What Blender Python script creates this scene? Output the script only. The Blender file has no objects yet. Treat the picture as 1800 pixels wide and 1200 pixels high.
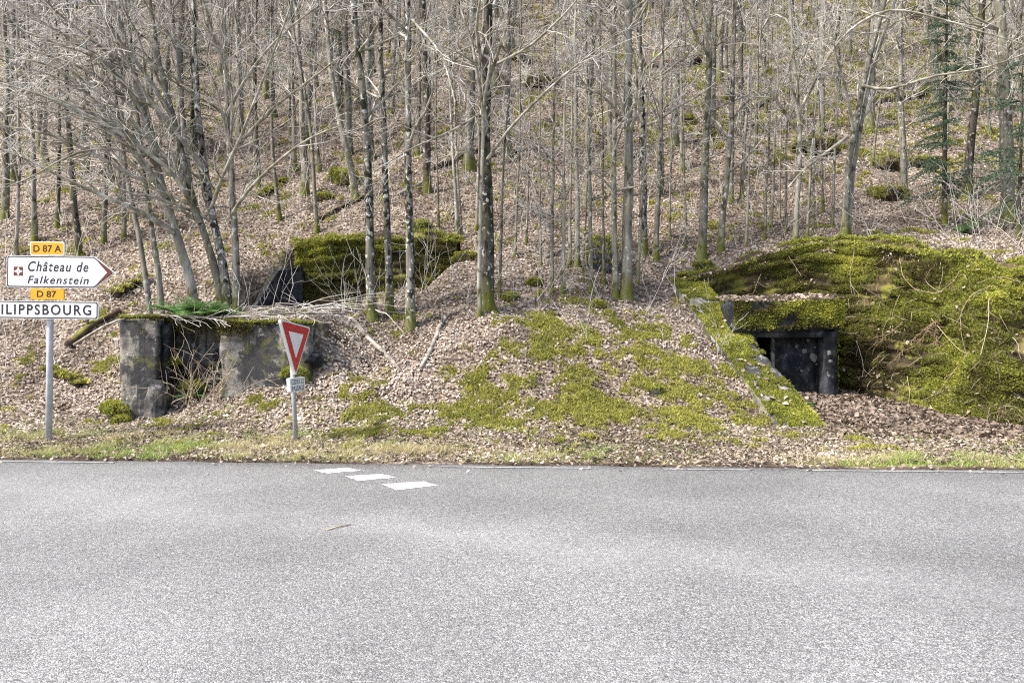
import bpy, bmesh, math, random
import numpy as np
from mathutils import Vector, Matrix

# ------------------------------------------------------------------ camera, sky, sun, exposure
SC = bpy.context.scene
COL = SC.collection
CAMZ, F = 1.6, 1400.0            # eye height, focal length in photo pixels (28 mm on 36 mm, 1800 px wide)
cam = bpy.data.cameras.new('camera'); cam.lens = 28.0; cam.sensor_width = 36.0
cam.clip_start = 0.05; cam.clip_end = 1000
cam_o = bpy.data.objects.new('camera', cam); COL.objects.link(cam_o)
cam_o.location = (0, 0, CAMZ); cam_o.rotation_euler = (math.radians(90), 0, 0)
SC.camera = cam_o
SUN_EL, SUN_AZ = 50.0, -114.0    # azimuth from +Y towards +X : high, from the left, a little on the camera's side
W = bpy.data.worlds.new('World'); SC.world = W; W.use_nodes = True
wn = W.node_tree.nodes; wn.clear()
sky = wn.new('ShaderNodeTexSky'); sky.sky_type = 'NISHITA'; sky.sun_disc = False
sky.sun_elevation = math.radians(SUN_EL); sky.sun_rotation = math.radians(SUN_AZ)
sky.air_density = 1.0; sky.dust_density = 3.5; sky.ozone_density = 1.0
bgn = wn.new('ShaderNodeBackground'); bgn.inputs['Strength'].default_value = 0.15
wo = wn.new('ShaderNodeOutputWorld')
W.node_tree.links.new(sky.outputs[0], bgn.inputs[0]); W.node_tree.links.new(bgn.outputs[0], wo.inputs[0])
sl = bpy.data.lights.new('sun', 'SUN'); sl.energy = 3.6; sl.angle = math.radians(4); sl.color = (1.0, 0.955, 0.89)
so = bpy.data.objects.new('sun', sl); COL.objects.link(so)
_e, _a = math.radians(SUN_EL), math.radians(SUN_AZ)
SUNV = Vector((math.cos(_e) * math.sin(_a), math.cos(_e) * math.cos(_a), math.sin(_e)))
so.rotation_euler = SUNV.to_track_quat('Z', 'Y').to_euler(); so.location = SUNV * 60
SC.view_settings.view_transform = 'Standard'; SC.view_settings.look = 'None'
SC.view_settings.gamma = 1.0; SC.view_settings.exposure = 1.1; SC.view_settings.use_curve_mapping = False
SC.render.engine = 'CYCLES'
SC.cycles.max_bounces = 5; SC.cycles.diffuse_bounces = 3; SC.cycles.glossy_bounces = 2
SC.cycles.transparent_max_bounces = 4; SC.cycles.use_denoising = False; SC.cycles.filter_width = 1.15; SC.cycles.sample_clamp_indirect = 4.0
SC.render.film_transparent = False

rng = np.random.default_rng(7)

# ------------------------------------------------------------------ numeric noise
def _h(ix, iy, iz, s):
    with np.errstate(over='ignore'):
        n = (ix.astype(np.int64) * 374761393 + iy.astype(np.int64) * 668265263 + iz.astype(np.int64) * 2147483647 + s * 974634777) & 0xffffffff
        n = ((n ^ (n >> 13)) * 1274126177) & 0xffffffff
        n = ((n ^ (n >> 16)) * 2246822519) & 0xffffffff
        n = n ^ (n >> 15)
    return n / 4294967295.0
def vnoise(x, y, z=0.0, s=1):
    x, y, z = np.broadcast_arrays(np.asarray(x, float), np.asarray(y, float), np.asarray(z, float))
    ix, iy, iz = np.floor(x), np.floor(y), np.floor(z)
    fx, fy, fz = x - ix, y - iy, z - iz
    fx, fy, fz = [f * f * (3 - 2 * f) for f in (fx, fy, fz)]
    r = 0
    for a in (0, 1):
        for b in (0, 1):
            for c in (0, 1):
                r = r + _h(ix + a, iy + b, iz + c, s) * (fx if a else 1 - fx) * (fy if b else 1 - fy) * (fz if c else 1 - fz)
    return r
def fbm(x, y, z=0.0, s=1, o=4):
    r, amp, t, f = 0, 1.0, 0, 1.0
    for i in range(o):
        r = r + amp * vnoise(np.asarray(x) * f, np.asarray(y) * f, np.asarray(z) * f, s + i * 17); t += amp; amp *= .5; f *= 2.03
    return r / t
def sstep(a, b, x):
    t = np.clip((np.asarray(x, float) - a) / (b - a), 0, 1); return t * t * (3 - 2 * t)
def sdpoly(px, py, poly):        # signed distance to polygon, positive inside
    px = np.asarray(px, float); py = np.asarray(py, float)
    d = np.full(px.shape, 1e9); ins = np.zeros(px.shape, bool); n = len(poly)
    for i in range(n):
        ax, ay = poly[i]; bx, by = poly[(i + 1) % n]
        ex, ey = bx - ax, by - ay; wx, wy = px - ax, py - ay
        t = np.clip((wx * ex + wy * ey) / (ex * ex + ey * ey), 0, 1)
        d = np.minimum(d, np.hypot(wx - ex * t, wy - ey * t))
        c = ((ay > py) != (by > py)) & (px < (bx - ax) * (py - ay) / (by - ay + 1e-12) + ax)
        ins ^= c
    return np.where(ins, d, -d)

# ------------------------------------------------------------------ the lie of the land
def edge_y(x):                   # far edge of the asphalt
    return 10.33 - 0.068 * np.asarray(x, float) + 0.0012 * np.clip(np.asarray(x, float), -20, 20) ** 2
TERR = [(-6.75, 14.3), (-6.33, 14.3), (-6.33, 14.88), (-5.02, 14.88), (-5.02, 14.35), (-3.45, 14.35), (-2.9, 15.8), (-1.45, 19.2), (-5.2, 19.2), (-6.05, 18.4), (-6.4, 17.6), (-6.75, 16.8)]
CUTR = [(4.87, 13.25), (4.1, 18.2), (7.4, 18.0), (7.62, 16.6), (8.5, 13.95), (9.0, 12.6), (5.0, 12.6)]
HIGH = [(4.6, 18.25), (7.45, 18.05), (7.8, 17.1), (9.2, 15.15), (10.0, 14.95), (12, 14.65), (60, 14.2), (60, 21), (4.6, 21)]
def H(x, y, fine=True):
    x, y = np.broadcast_arrays(np.asarray(x, float), np.asarray(y, float))
    ey = edge_y(x)
    y0 = np.interp(x, [-20, -7, -5.2, -3.5, 0, 3, 5, 20], [13.8, 13.8, 13.3, 12.8, 12.8, 13.2, 13.4, 13.4])
    t = y - y0
    sp = np.where(t > 4, t, np.log1p(np.exp(np.clip(t, -30, 30) * 3.0)) / 3.0)
    s2 = np.interp(x, [-40, -5, 10, 40], [.54, .57, .62, .62])
    z = 0.63 * np.minimum(sp, 5) + np.maximum(sp - 5, 0) * s2
    # hill eases off far up
    z = z - np.maximum(y - 75, 0) * .45
    z = z + 0.14 * sstep(ey, y0, y)
    rough = sstep(.2, 3, t)
    if fine:
        z = z + rough * (fbm(x * .35, y * .35, s=3) - .5) * .9
        z = z + sstep(-2, 1, t) * (fbm(x * 1.6, y * 1.6, s=5, o=3) - .5) * .2
        z = z + sstep(0, .5, y - ey) * (fbm(x * 5, y * 5, s=9, o=2) - .5) * .045
    m = sstep(-.25, .35, sdpoly(x, y, HIGH))
    T = 3.0 + .3 * (y - 15) - .22 * np.maximum(0, 7 - x) + (fbm(x, y, s=31, o=2) - .5) * .15
    z = np.where(T > z, z + (T - z) * m, z)
    wd = np.interp(x, [-3.6, -3.1], [.16, .75]); m = sstep(0, 1, (sdpoly(x, y, TERR) / wd + 1) / 2)
    T = 2.0 + .085 * (y - 14.3) + (fbm(x * 1.5, y * 1.5, s=33, o=2) - .5) * .12
    z = z + (T - z) * m
    d = np.abs(x - ramp_x(y)); m = (1 - sstep(.35, 2.0, d)) * sstep(12.9, 13.4, y) * (1 - sstep(18.1, 18.9, y)); z = z + (ramp_z(y) - .09 + (fbm(x * 2.2, y * 2.2, s=37, o=3) - .5) * .16 - z) * m
    m = sstep(-.14, .14, sdpoly(x, y, CUTR))
    T = .14 + .105 * np.maximum(y - 13.2, 0) + (fbm(x * 1.5, y * 1.5, s=35, o=2) - .4) * .12
    z = np.where(T < z, z + (T - z) * m, z)
    z = z - .2 * np.exp(-(((x + 6.25) / .7) ** 2 + ((y - 13.95) / .5) ** 2))
    z = np.where(y < ey + .04, -0.03, z)
    return z
def ramp_x(y): return 4.92 - .92 * (np.asarray(y) - 13.2) / 4.95
def ramp_z(y): return .04 + 2.93 * (np.asarray(y) - 13.2) / 4.95
def Hs(x, y): return float(H(np.array([x]), np.array([y]))[0])
def Hn(x, y, e=.06):
    gx = (H(x + e, y) - H(x - e, y)) / (2 * e); gy = (H(x, y + e) - H(x, y - e)) / (2 * e)
    n = np.stack([-gx, -gy, np.ones_like(gx)], -1)
    return n / np.linalg.norm(n, axis=-1, keepdims=True)
def pix(px, py, D): return np.array([(px - 900) / F * D, D, CAMZ + (600 - py) / F * D])
_Ds = np.arange(9.5, 110, .04)
def hit(px, py):                 # first meeting of a photo pixel's ray with the ground
    xs = (px - 900) / F * _Ds; zs = CAMZ + (600 - py) / F * _Ds
    b = np.nonzero(H(xs, _Ds) >= zs)[0]
    D = _Ds[b[0]] if len(b) else 80.0
    return np.array([(px - 900) / F * D, D, CAMZ + (600 - py) / F * D])

# ------------------------------------------------------------------ mesh helpers
class MB:
    def __init__(s): s.v = []; s.q = []; s.t = []; s.n = 0; s.a = []
    def add(s, v, q=None, t=None, a=None):
        v = np.asarray(v, float).reshape(-1, 3)
        if q is not None and len(q): s.q.append(np.asarray(q, int) + s.n)
        if t is not None and len(t): s.t.append(np.asarray(t, int) + s.n)
        s.v.append(v); s.n += len(v)
        s.a.append(np.zeros(len(v)) if a is None else np.broadcast_to(np.asarray(a, float), (len(v),)))
    def tube(s, P, R, sides=5, a=None, cap=False):
        P = np.asarray(P, float); R = np.broadcast_to(np.asarray(R, float), (len(P),)); n = len(P)
        T = np.gradient(P, axis=0); T /= np.linalg.norm(T, axis=1, keepdims=True) + 1e-9
        ref = np.array([0, 0, 1.0]) if abs(T[:, 2]).mean() < .8 else np.array([1.0, 0, 0])
        U = np.cross(T, ref); U /= np.linalg.norm(U, axis=1, keepdims=True) + 1e-9
        V = np.cross(T, U)
        an = np.linspace(0, 2 * np.pi, sides, endpoint=False)
        v = P[:, None] + R[:, None, None] * (np.cos(an)[None, :, None] * U[:, None] + np.sin(an)[None, :, None] * V[:, None])
        i = np.arange(n - 1)[:, None] * sides; j = np.arange(sides)[None, :]; k = (j + 1) % sides
        q = np.stack([i + j, i + sides + j, i + sides + k, i + k], -1).reshape(-1, 4)
        av = None if a is None else np.repeat(np.broadcast_to(a, (n,)), sides)
        if cap:
            v2 = np.concatenate([v.reshape(-1, 3), P[:1], P[-1:]]); b = n * sides; jj = np.arange(sides); kk = (jj + 1) % sides
            t = np.concatenate([np.stack([jj, kk, np.full(sides, b)], -1), np.stack([(n - 1) * sides + kk, (n - 1) * sides + jj, np.full(sides, b + 1)], -1)])
            s.add(v2, q, t, None if av is None else np.concatenate([av, av[:1], av[-1:]]))
        else: s.add(v, q, None, av)
    def mesh(s, name, attr=None, smooth=False):
        me = bpy.data.meshes.new(name)
        v = np.concatenate(s.v) if s.v else np.zeros((0, 3))
        q = np.concatenate(s.q) if s.q else np.zeros((0, 4), int); t = np.concatenate(s.t) if s.t else np.zeros((0, 3), int)
        me.vertices.add(len(v)); me.vertices.foreach_set('co', v.astype(np.float32).ravel())
        nl = len(q) * 4 + len(t) * 3
        me.loops.add(nl); me.polygons.add(len(q) + len(t))
        me.loops.foreach_set('vertex_index', np.concatenate([q.ravel(), t.ravel()]).astype(np.int32))
        ls = np.concatenate([np.arange(len(q)) * 4, len(q) * 4 + np.arange(len(t)) * 3]).astype(np.int32)
        me.polygons.foreach_set('loop_start', ls)
        if smooth: me.polygons.foreach_set('use_smooth', np.ones(len(q) + len(t), bool))
        if attr:
            at = me.attributes.new(attr, 'FLOAT', 'POINT'); at.data.foreach_set('value', np.concatenate(s.a).astype(np.float32))
        me.update(calc_edges=True); me.validate()
        return me
def tagk(o, label=None, cat=None, group=None, kind=None):
    if label: o['label'] = label
    if cat: o['category'] = cat
    if group: o['group'] = group
    if kind: o['kind'] = kind
    return o
def obj(name, me, mat=None, parent=None, loc=None):
    o = bpy.data.objects.new(name, me); COL.objects.link(o)
    if mat is not None and me is not None and not me.materials: me.materials.append(mat)
    if parent is not None: o.parent = parent
    if loc is not None: o.location = [float(c) for c in loc]
    return o
def empty(name, loc, label=None, cat=None, group=None, rot=(0, 0, 0)):
    o = bpy.data.objects.new(name, None); COL.objects.link(o); o.empty_display_size = .2
    o.location = [float(c) for c in loc]; o.rotation_euler = rot
    return tagk(o, label, cat, group)
def grid_box(x0, x1, y0, y1, z0, z1, st=.1, amp=.012, sc=3.0, s=1, mb=None, chip=0.0, fn=None):
    """box of subdivided faces whose points are pushed by a position noise: rough cast concrete"""
    mb = mb or MB()
    def face(o, u, v, lu, lv):
        nu = max(1, int(round(lu / st))); nv = max(1, int(round(lv / st)))
        a, b = np.meshgrid(np.linspace(0, lu, nu + 1), np.linspace(0, lv, nv + 1), indexing='ij')
        P = np.array(o, float) + a[..., None] * np.array(u, float) + b[..., None] * np.array(v, float)
        i, j = np.meshgrid(np.arange(nu), np.arange(nv), indexing='ij'); w = nv + 1
        q = np.stack([i * w + j, (i + 1) * w + j, (i + 1) * w + j + 1, i * w + j + 1], -1).reshape(-1, 4)
        P = P.reshape(-1, 3)
        c = np.array([(x0 + x1) / 2, (y0 + y1) / 2, (z0 + z1) / 2]); hl = np.array([x1 - x0, y1 - y0, z1 - z0]) / 2
        e = hl - np.abs(P - c); es = np.sort(e, 1)          # distance to the second-nearest face: 0 on edges
        d = np.stack([fbm(P[:, 0] * sc, P[:, 1] * sc, P[:, 2] * sc, s=s + k, o=3) - .5 for k in (0, 50, 90)], 1) * 2 * amp
        if chip:
            k = np.clip(1 - es[:, 1] / .14, 0, 1) * np.clip(fbm(P[:, 0] * 4, P[:, 1] * 4, P[:, 2] * 4, s=s + 7) * 2.4 - .85, 0, 1) * chip
            d += (c - P) / (np.linalg.norm(c - P, axis=1, keepdims=True) + 1e-6) * k[:, None]
        P = P + d
        if fn is not None: P = fn(P)
        mb.add(P, q)
    X, Y, Z = (1, 0, 0), (0, 1, 0), (0, 0, 1); lx, ly, lz = x1 - x0, y1 - y0, z1 - z0
    face((x0, y0, z0), X, Z, lx, lz); face((x1, y1, z0), (-1, 0, 0), Z, lx, lz)
    face((x0, y1, z0), (0, -1, 0), Z, ly, lz); face((x1, y0, z0), Y, Z, ly, lz)
    face((x0, y0, z1), X, Y, lx, ly); face((x0, y1, z0), X, (0, -1, 0), lx, ly)
    return mb
def weld(me, d=.0015):
    bm = bmesh.new(); bm.from_mesh(me); bmesh.ops.remove_doubles(bm, verts=bm.verts, dist=d); bmesh.ops.recalc_face_normals(bm, faces=bm.faces)
    bm.to_mesh(me); bm.free(); return me

# ------------------------------------------------------------------ materials
class NT:
    def __init__(s, name, rough=.85, spec=.3):
        s.m = bpy.data.materials.new(name); s.m.use_nodes = True; s.t = s.m.node_tree; s.n = s.t.nodes
        s.b = s.n['Principled BSDF']; s.b.inputs['Roughness'].default_value = rough
        s.b.inputs['Specular IOR Level'].default_value = spec
    def new(s, ty, **kw):
        n = s.n.new(ty)
        for k, v in kw.items():
            if k in n.inputs: s.set(n.inputs[k], v)
            else: setattr(n, k, v)
        return n
    def set(s, inp, v):
        if hasattr(v, 'is_output') or isinstance(v, bpy.types.NodeSocket): s.t.links.new(v, inp)
        elif isinstance(v, tuple) and len(v) == 3 and inp.type == 'RGBA': inp.default_value = (*v, 1)
        else: inp.default_value = v
    def co(s, scale=(1, 1, 1), kind='Object'):
        c = s.new('ShaderNodeTexCoord'); mp = s.new('ShaderNodeMapping'); mp.inputs['Scale'].default_value = scale
        s.t.links.new(c.outputs[kind], mp.inputs[0]); return mp.outputs[0]
    def wpos(s):
        return s.new('ShaderNodeNewGeometry').outputs['Position']
    def noise(s, vec, scale, detail=4, rough=.55, dist=0):
        n = s.new('ShaderNodeTexNoise'); s.set(n.inputs['Vector'], vec); n.inputs['Scale'].default_value = scale
        n.inputs['Detail'].default_value = detail; n.inputs['Roughness'].default_value = rough; n.inputs['Distortion'].default_value = dist
        return n.outputs['Fac']
    def voro(s, vec, scale, feat='F1'):
        n = s.new('ShaderNodeTexVoronoi'); n.feature = feat; s.set(n.inputs['Vector'], vec); n.inputs['Scale'].default_value = scale
        return n
    def ramp(s, fac, stops, interp='LINEAR'):
        r = s.new('ShaderNodeValToRGB'); r.color_ramp.interpolation = interp; e = r.color_ramp.elements
        while len(e) < len(stops): e.new(.5)
        for k, (p, c) in enumerate(stops):
            e[k].position = p; e[k].color = (*c, 1) if isinstance(c, tuple) else (c, c, c, 1)
        s.set(r.inputs[0], fac); return r.outputs[0]
    def mix(s, fac, a, b, ty='MIX'):
        m = s.new('ShaderNodeMix'); m.data_type = 'RGBA'; m.blend_type = ty
        s.set(m.inputs[0], fac); s.set(m.inputs[6], a); s.set(m.inputs[7], b); return m.outputs[2]
    def math(s, op, a, b=0.0, clamp=False):
        m = s.new('ShaderNodeMath'); m.operation = op; m.use_clamp = clamp; s.set(m.inputs[0], a); s.set(m.inputs[1], b); return m.outputs[0]
    def attr(s, name): return s.new('ShaderNodeAttribute', attribute_name=name).outputs['Fac']
    def xyz(s, vec):
        n = s.new('ShaderNodeSeparateXYZ'); s.t.links.new(vec, n.inputs[0]); return n.outputs
    def bump(s, h, strength=.5, dist=.02):
        b = s.new('ShaderNodeBump'); s.set(b.inputs['Height'], h); b.inputs['Strength'].default_value = strength; b.inputs['Distance'].default_value = dist
        s.t.links.new(b.outputs[0], s.b.inputs['Normal'])
    def col(s, c): s.set(s.b.inputs['Base Color'], c); return s.m

def plain(name, c, rough=.5, spec=.4, metal=0, var=.06):
    t = NT(name, rough, spec); t.b.inputs['Metallic'].default_value = metal
    n = t.noise(t.co(), 9, 5)
    return t.col(t.mix(1, c, t.ramp(n, [(.3, 1 - var * 2), (.7, 1.0)]), 'MULTIPLY'))

M = {}
# chip-sealed asphalt
t = NT('asphalt', .62, .45); p = t.wpos()
v = t.voro(p, 140); g = t.ramp(t.xyz(v.outputs['Color'])[0], [(0, .068), (.35, .148), (.7, .232), (1, .42)])
x, y, z = t.xyz(p)
def band(k0, kx, w):
    d = t.math('SUBTRACT', t.math('ADD', y, t.math('MULTIPLY', x, -kx)), k0)
    d = t.math('ADD', d, t.math('MULTIPLY', t.math('SUBTRACT', t.noise(p, .5, 2), .5), 1.2))
    d = t.math('DIVIDE', d, w); return t.math('POWER', 2.718, t.math('MULTIPLY', t.math('MULTIPLY', d, d), -1))
wear = t.math('ADD', t.math('MULTIPLY', band(6.35, -.42, .5), .75), t.math('MULTIPLY', band(3.9, -.3, .8), .3))
wear = t.math('ADD', wear, t.math('MULTIPLY', band(8.8, -.12, .7), -.35))
big = t.ramp(t.noise(p, .7, 5), [(.3, .86), (.7, 1.12)])
sm = t.noise(p, 22, 3)
c = t.mix(1, g, big, 'MULTIPLY')
c = t.mix(t.math('MULTIPLY', t.math('MULTIPLY', wear, t.ramp(t.noise(p, 1.7, 6, .65), [(.3, .35), (.7, 1.1)])), .62), c, t.mix(.45, g, (.43, .43, .43)))
far = t.ramp(t.math('DIVIDE', y, 12.0), [(.6, 1.0), (.84, .84)])      # asphalt tone darkens towards the far edge
c = t.mix(1, c, far, 'MULTIPLY')
mud = t.math('MULTIPLY', t.ramp(t.math('ADD', t.math('ADD', y, t.math('MULTIPLY', x, .068)), t.math('MULTIPLY', t.noise(p, 2.2, 4), .5)), [(0, 0.0), (1, 0.0)]), 1.0)
c = t.mix(1, c, t.ramp(sm, [(.3, .8), (.7, 1.15)]), 'MULTIPLY')
h = t.math('ADD', v.outputs['Distance'], t.math('MULTIPLY', sm, .3)); t.bump(t.math('MULTIPLY', h, -1), .8, .006)
c = t.mix(1, c, (1.0, 1.0, .99), 'MULTIPLY')
c = t.mix(1, c, t.ramp(t.noise(p, .28, 3, .5), [(.35, .84), (.65, 1.12)]), 'MULTIPLY')
M['asphalt'] = t.col(c)
# white road paint, worn through to the chips
t = NT('road_paint', .6, .3); p = t.wpos(); v = t.voro(p, 95)
wv = t.ramp(t.math('ADD', t.math('MULTIPLY', t.xyz(v.outputs['Color'])[0], .5), t.math('MULTIPLY', t.noise(p, 6, 4), .6)), [(.66, 0.0), (.8, 1.0)])
t.bump(v.outputs['Distance'], .5, .004); M['paint'] = t.col(t.mix(wv, (.74, .74, .73), (.22, .22, .22)))
t = NT('worn_edge_paint', .6, .3); p = t.wpos(); v = t.voro(p, 95)
wv = t.ramp(t.math('ADD', t.math('MULTIPLY', t.xyz(v.outputs['Color'])[0], .4), t.math('MULTIPLY', t.noise(p, 3, 4), .7)), [(.30, 0.25), (.54, 1.0)])
M['paint_worn'] = t.col(t.mix(wv, (.66, .66, .65), (.2, .2, .2)))
# forest floor
t = NT('forest_floor', .95, .15); p = t.wpos()
v = t.voro(t.math('ADD', 0, 0) if False else p, 16)
leafc = t.ramp(t.xyz(v.outputs['Color'])[1], [(0, (.09, .06, .042)), (.4, (.20, .155, .115)), (.75, (.32, .265, .21)), (1, (.48, .42, .36))])
soil = t.ramp(t.noise(p, 9, 5), [(.3, (.028, .02, .015)), (.7, (.085, .06, .045))])
c = t.mix(t.ramp(t.noise(p, 2.3, 5), [(.38, .55), (.62, 0.0)]), leafc, soil)
gr = t.ramp(t.noise(p, 14, 5), [(.3, (.20, .17, .09)), (.6, (.21, .23, .065))])
c = t.mix(t.attr('grass'), c, gr)
ms = t.ramp(t.noise(p, 18, 4), [(.3, (.13, .125, .022)), (.7, (.27, .26, .045))])
c = t.mix(t.math('MULTIPLY', t.attr('moss'), .8), c, ms)
c = t.mix(t.attr('soil'), c, soil)
t.bump(t.math('ADD', v.outputs['Distance'], t.noise(p, 30, 4)), .7, .03); M['floor'] = t.col(c)
# loose leaves, moss sprigs, grass: colour by a per-piece value
def piece(name, stops, rough=.8, spec=.2, transl=0):
    t = NT(name, rough, spec); c = t.ramp(t.attr('rnd'), stops); t.col(c)
    if transl:
        tr = t.new('ShaderNodeBsdfTranslucent'); t.set(tr.inputs['Color'], c); mx = t.new('ShaderNodeMixShader'); mx.inputs[0].default_value = transl
        out = t.n['Material Output']; t.t.links.new(t.b.outputs[0], mx.inputs[1]); t.t.links.new(tr.outputs[0], mx.inputs[2]); t.t.links.new(mx.outputs[0], out.inputs[0])
    return t.m
M['leaf'] = piece('beech_leaf', [(0, (.07, .05, .037)), (.25, (.20, .153, .115)), (.5, (.315, .255, .202)), (.8, (.44, .375, .31)), (1, (.58, .52, .455))], .6, .35, .12)
M['moss'] = piece('moss', [(0, (.11, .11, .032)), (.35, (.24, .24, .06)), (.7, (.38, .37, .09)), (1, (.54, .51, .15))], .9, .1, .35)
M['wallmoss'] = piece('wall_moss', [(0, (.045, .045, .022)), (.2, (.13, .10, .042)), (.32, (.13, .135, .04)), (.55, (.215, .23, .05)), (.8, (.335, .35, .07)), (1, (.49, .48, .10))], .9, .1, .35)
M['grass'] = piece('grass', [(0, (.52, .44, .28)), (.40, (.44, .40, .20)), (.58, (.27, .33, .08)), (1, (.24, .40, .09))], .7, .25, .25)
M['fern'] = piece('fern', [(0, (.05, .12, .03)), (.5, (.095, .20, .055)), (1, (.19, .32, .09))], .6, .3, .25)
M['needle'] = piece('spruce_needle', [(0, (.035, .06, .038)), (.5, (.08, .13, .075)), (1, (.17, .22, .14))], .6, .3, .15)
M['straw'] = piece('dry_stem', [(0, (.16, .10, .06)), (.5, (.34, .27, .18)), (1, (.55, .47, .36))], .7, .3)
# bark kinds
def bark(name, base, dark, light, lt=.62, dk=.42, moss=.9, sc=9, green=.25):
    t = NT(name, .9, .15); p = t.wpos(); o = t.co((1, 1, .35))
    n1 = t.noise(o, sc, 5, .6); n2 = t.noise(t.co((1, 1, .6)), sc * .8, 4, .6, .6)
    c = t.mix(t.ramp(n1, [(.35, 0.0), (.65, 1.0)]), base, tuple(k * .62 for k in base))
    c = t.mix(t.ramp(n2, [(dk - .04, 1.0), (dk + .02, 0.0)]), c, dark)
    c = t.mix(t.ramp(t.noise(t.co((1, 1, .8)), sc * 1.3, 3, .5), [(lt, 0.0), (lt + .03, 1.0)]), c, light)
    oi = t.new('ShaderNodeObjectInfo'); c = t.mix(1, c, t.ramp(oi.outputs['Random'], [(0, .62), (1, 1.12)]), 'MULTIPLY')
    stv = t.noise(t.co((1, 1, .08)), sc * 2.2, 3); c = t.mix(1, c, t.ramp(stv, [(.35, .62), (.6, 1.08)]), 'MULTIPLY')
    zz = t.xyz(t.co())[2]
    gm = t.math('MULTIPLY', t.ramp(zz, [(.05, 1.0), (.75, 0.0)]), moss, True)
    gm = t.math('ADD', t.math('MULTIPLY', gm, t.ramp(n1, [(.3, .35), (.6, 1.0)])), t.math('MULTIPLY', t.ramp(t.noise(o, 3.5, 4), [(.45, 0.0), (.62, 1.0)]), green), True)
    c = t.mix(gm, c, (.115, .12, .022))
    t.bump(n1, .6, .02); return t.col(c)
M['bark_grey'] = bark('grey_green_bark', (.29, .27, .225), (.075, .066, .05), (.54, .53, .49), .61, .44)
M['bark_spot'] = bark('lichen_spotted_bark', (.28, .26, .22), (.03, .027, .023), (.64, .64, .60), .585, .48, sc=9, green=.15)
M['bark_dark'] = bark('dark_fissured_bark', (.14, .12, .10), (.03, .026, .022), (.50, .49, .45), .61, .48, sc=8)
M['bark_pale'] = bark('pale_beech_bark', (.42, .395, .34), (.11, .10, .08), (.62, .60, .55), .62, .41, sc=6)
M['bark_far'] = bark('weathered_forest_bark', (.33, .305, .27), (.085, .075, .062), (.54, .52, .48), .62, .45, sc=5, green=.3)
t = NT('twig_bark', .85, .2); n = t.noise(t.co(), 3, 4)
M['twig'] = t.col(t.ramp(n, [(.3, (.24, .22, .185)), (.5, (.47, .445, .40)), (.72, (.70, .685, .65))]))
t = NT('limb_bark', .85, .2); n = t.noise(t.co(), 5, 4)
M['limb'] = t.col(t.ramp(n, [(.3, (.10, .09, .055)), (.5, (.27, .25, .195)), (.72, (.56, .54, .49))]))
t = NT('dead_wood', .9, .15); n = t.noise(t.co((1, 1, 1)), 7, 5)
M['deadwood'] = t.col(t.ramp(n, [(.3, (.085, .07, .055)), (.5, (.24, .215, .18)), (.68, (.44, .41, .37))])); t.bump(n, .6, .02)
t = NT('rotten_wood', .95, .1); n = t.noise(t.co((1, 1, 1)), 5, 5)
c = t.ramp(n, [(.3, (.03, .022, .017)), (.6, (.115, .08, .06)), (.8, (.19, .15, .115))])
up = t.xyz(t.new('ShaderNodeNewGeometry').outputs['Normal'])[2]
M['rotten'] = t.col(t.mix(t.math('MULTIPLY', t.ramp(up, [(.3, 0.0), (.8, 1.0)]), t.ramp(t.noise(t.co(), 2.2, 4), [(.44, 0.0), (.56, 1.0)])), c, (.16, .17, .022)))
# concrete
def concrete(name, a, b, stain, mossamt, sc=1.0):
    t = NT(name, .93, .15); p = t.wpos()
    n = t.noise(p, 2.6 * sc, 9, .68); c = t.ramp(n, [(.36, a), (.62, b)])
    fine = t.noise(p, 38, 4, .7); c = t.mix(1, c, t.ramp(fine, [(.3, .66), (.7, 1.2)]), 'MULTIPLY')
    c = t.mix(t.ramp(t.noise(p, 1.3, 9, .7, .3), [(.485, 0.0), (.535, .9)]), c, stain)
    st = t.new('ShaderNodeMapping'); t.t.links.new(p, st.inputs[0]); st.inputs['Scale'].default_value = (6, 6, .4)
    c = t.mix(t.ramp(t.noise(st.outputs[0], 1.0, 7, .65), [(.52, 0.0), (.6, .8)]), c, stain)
    c = t.mix(t.ramp(t.noise(p, 3.1, 8, .7, .6), [(.60, 0.0), (.635, .85)]), c, tuple(min(.6, k * 1.45) for k in b))
    zb = t.new('ShaderNodeMapping'); t.t.links.new(p, zb.inputs[0]); zb.inputs['Scale'].default_value = (.3, .3, 5.2)
    c = t.mix(t.ramp(t.noise(zb.outputs[0], 1.0, 3), [(.62, 0.0), (.66, .45)]), c, stain)
    c = t.mix(t.math('MULTIPLY', t.ramp(t.noise(p, 1.9, 9, .7, .4), [(.52, 0.0), (.57, 1.0)]), mossamt), c, (.17, .17, .032))
    t.bump(t.math('ADD', n, t.math('MULTIPLY', fine, .45)), .8, .03); return t.col(c)
M['concrete'] = concrete('weathered_concrete', (.10, .098, .096), (.36, .335, .295), (.04, .04, .043), .35, 1.6)
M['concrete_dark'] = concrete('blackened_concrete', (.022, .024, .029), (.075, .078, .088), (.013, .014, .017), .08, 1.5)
M['concrete_grey'] = concrete('stained_concrete', (.06, .06, .062), (.23, .22, .205), (.028, .029, .032), .3, 1.5)
M['concrete_moss'] = concrete('mossy_masonry', (.06, .046, .024), (.125, .098, .048), (.032, .026, .016), .75, 1.6)
M['spall'] = plain('fresh_spalled_concrete', (.25, .245, .225), .95, .1, 0, .3)
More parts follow.
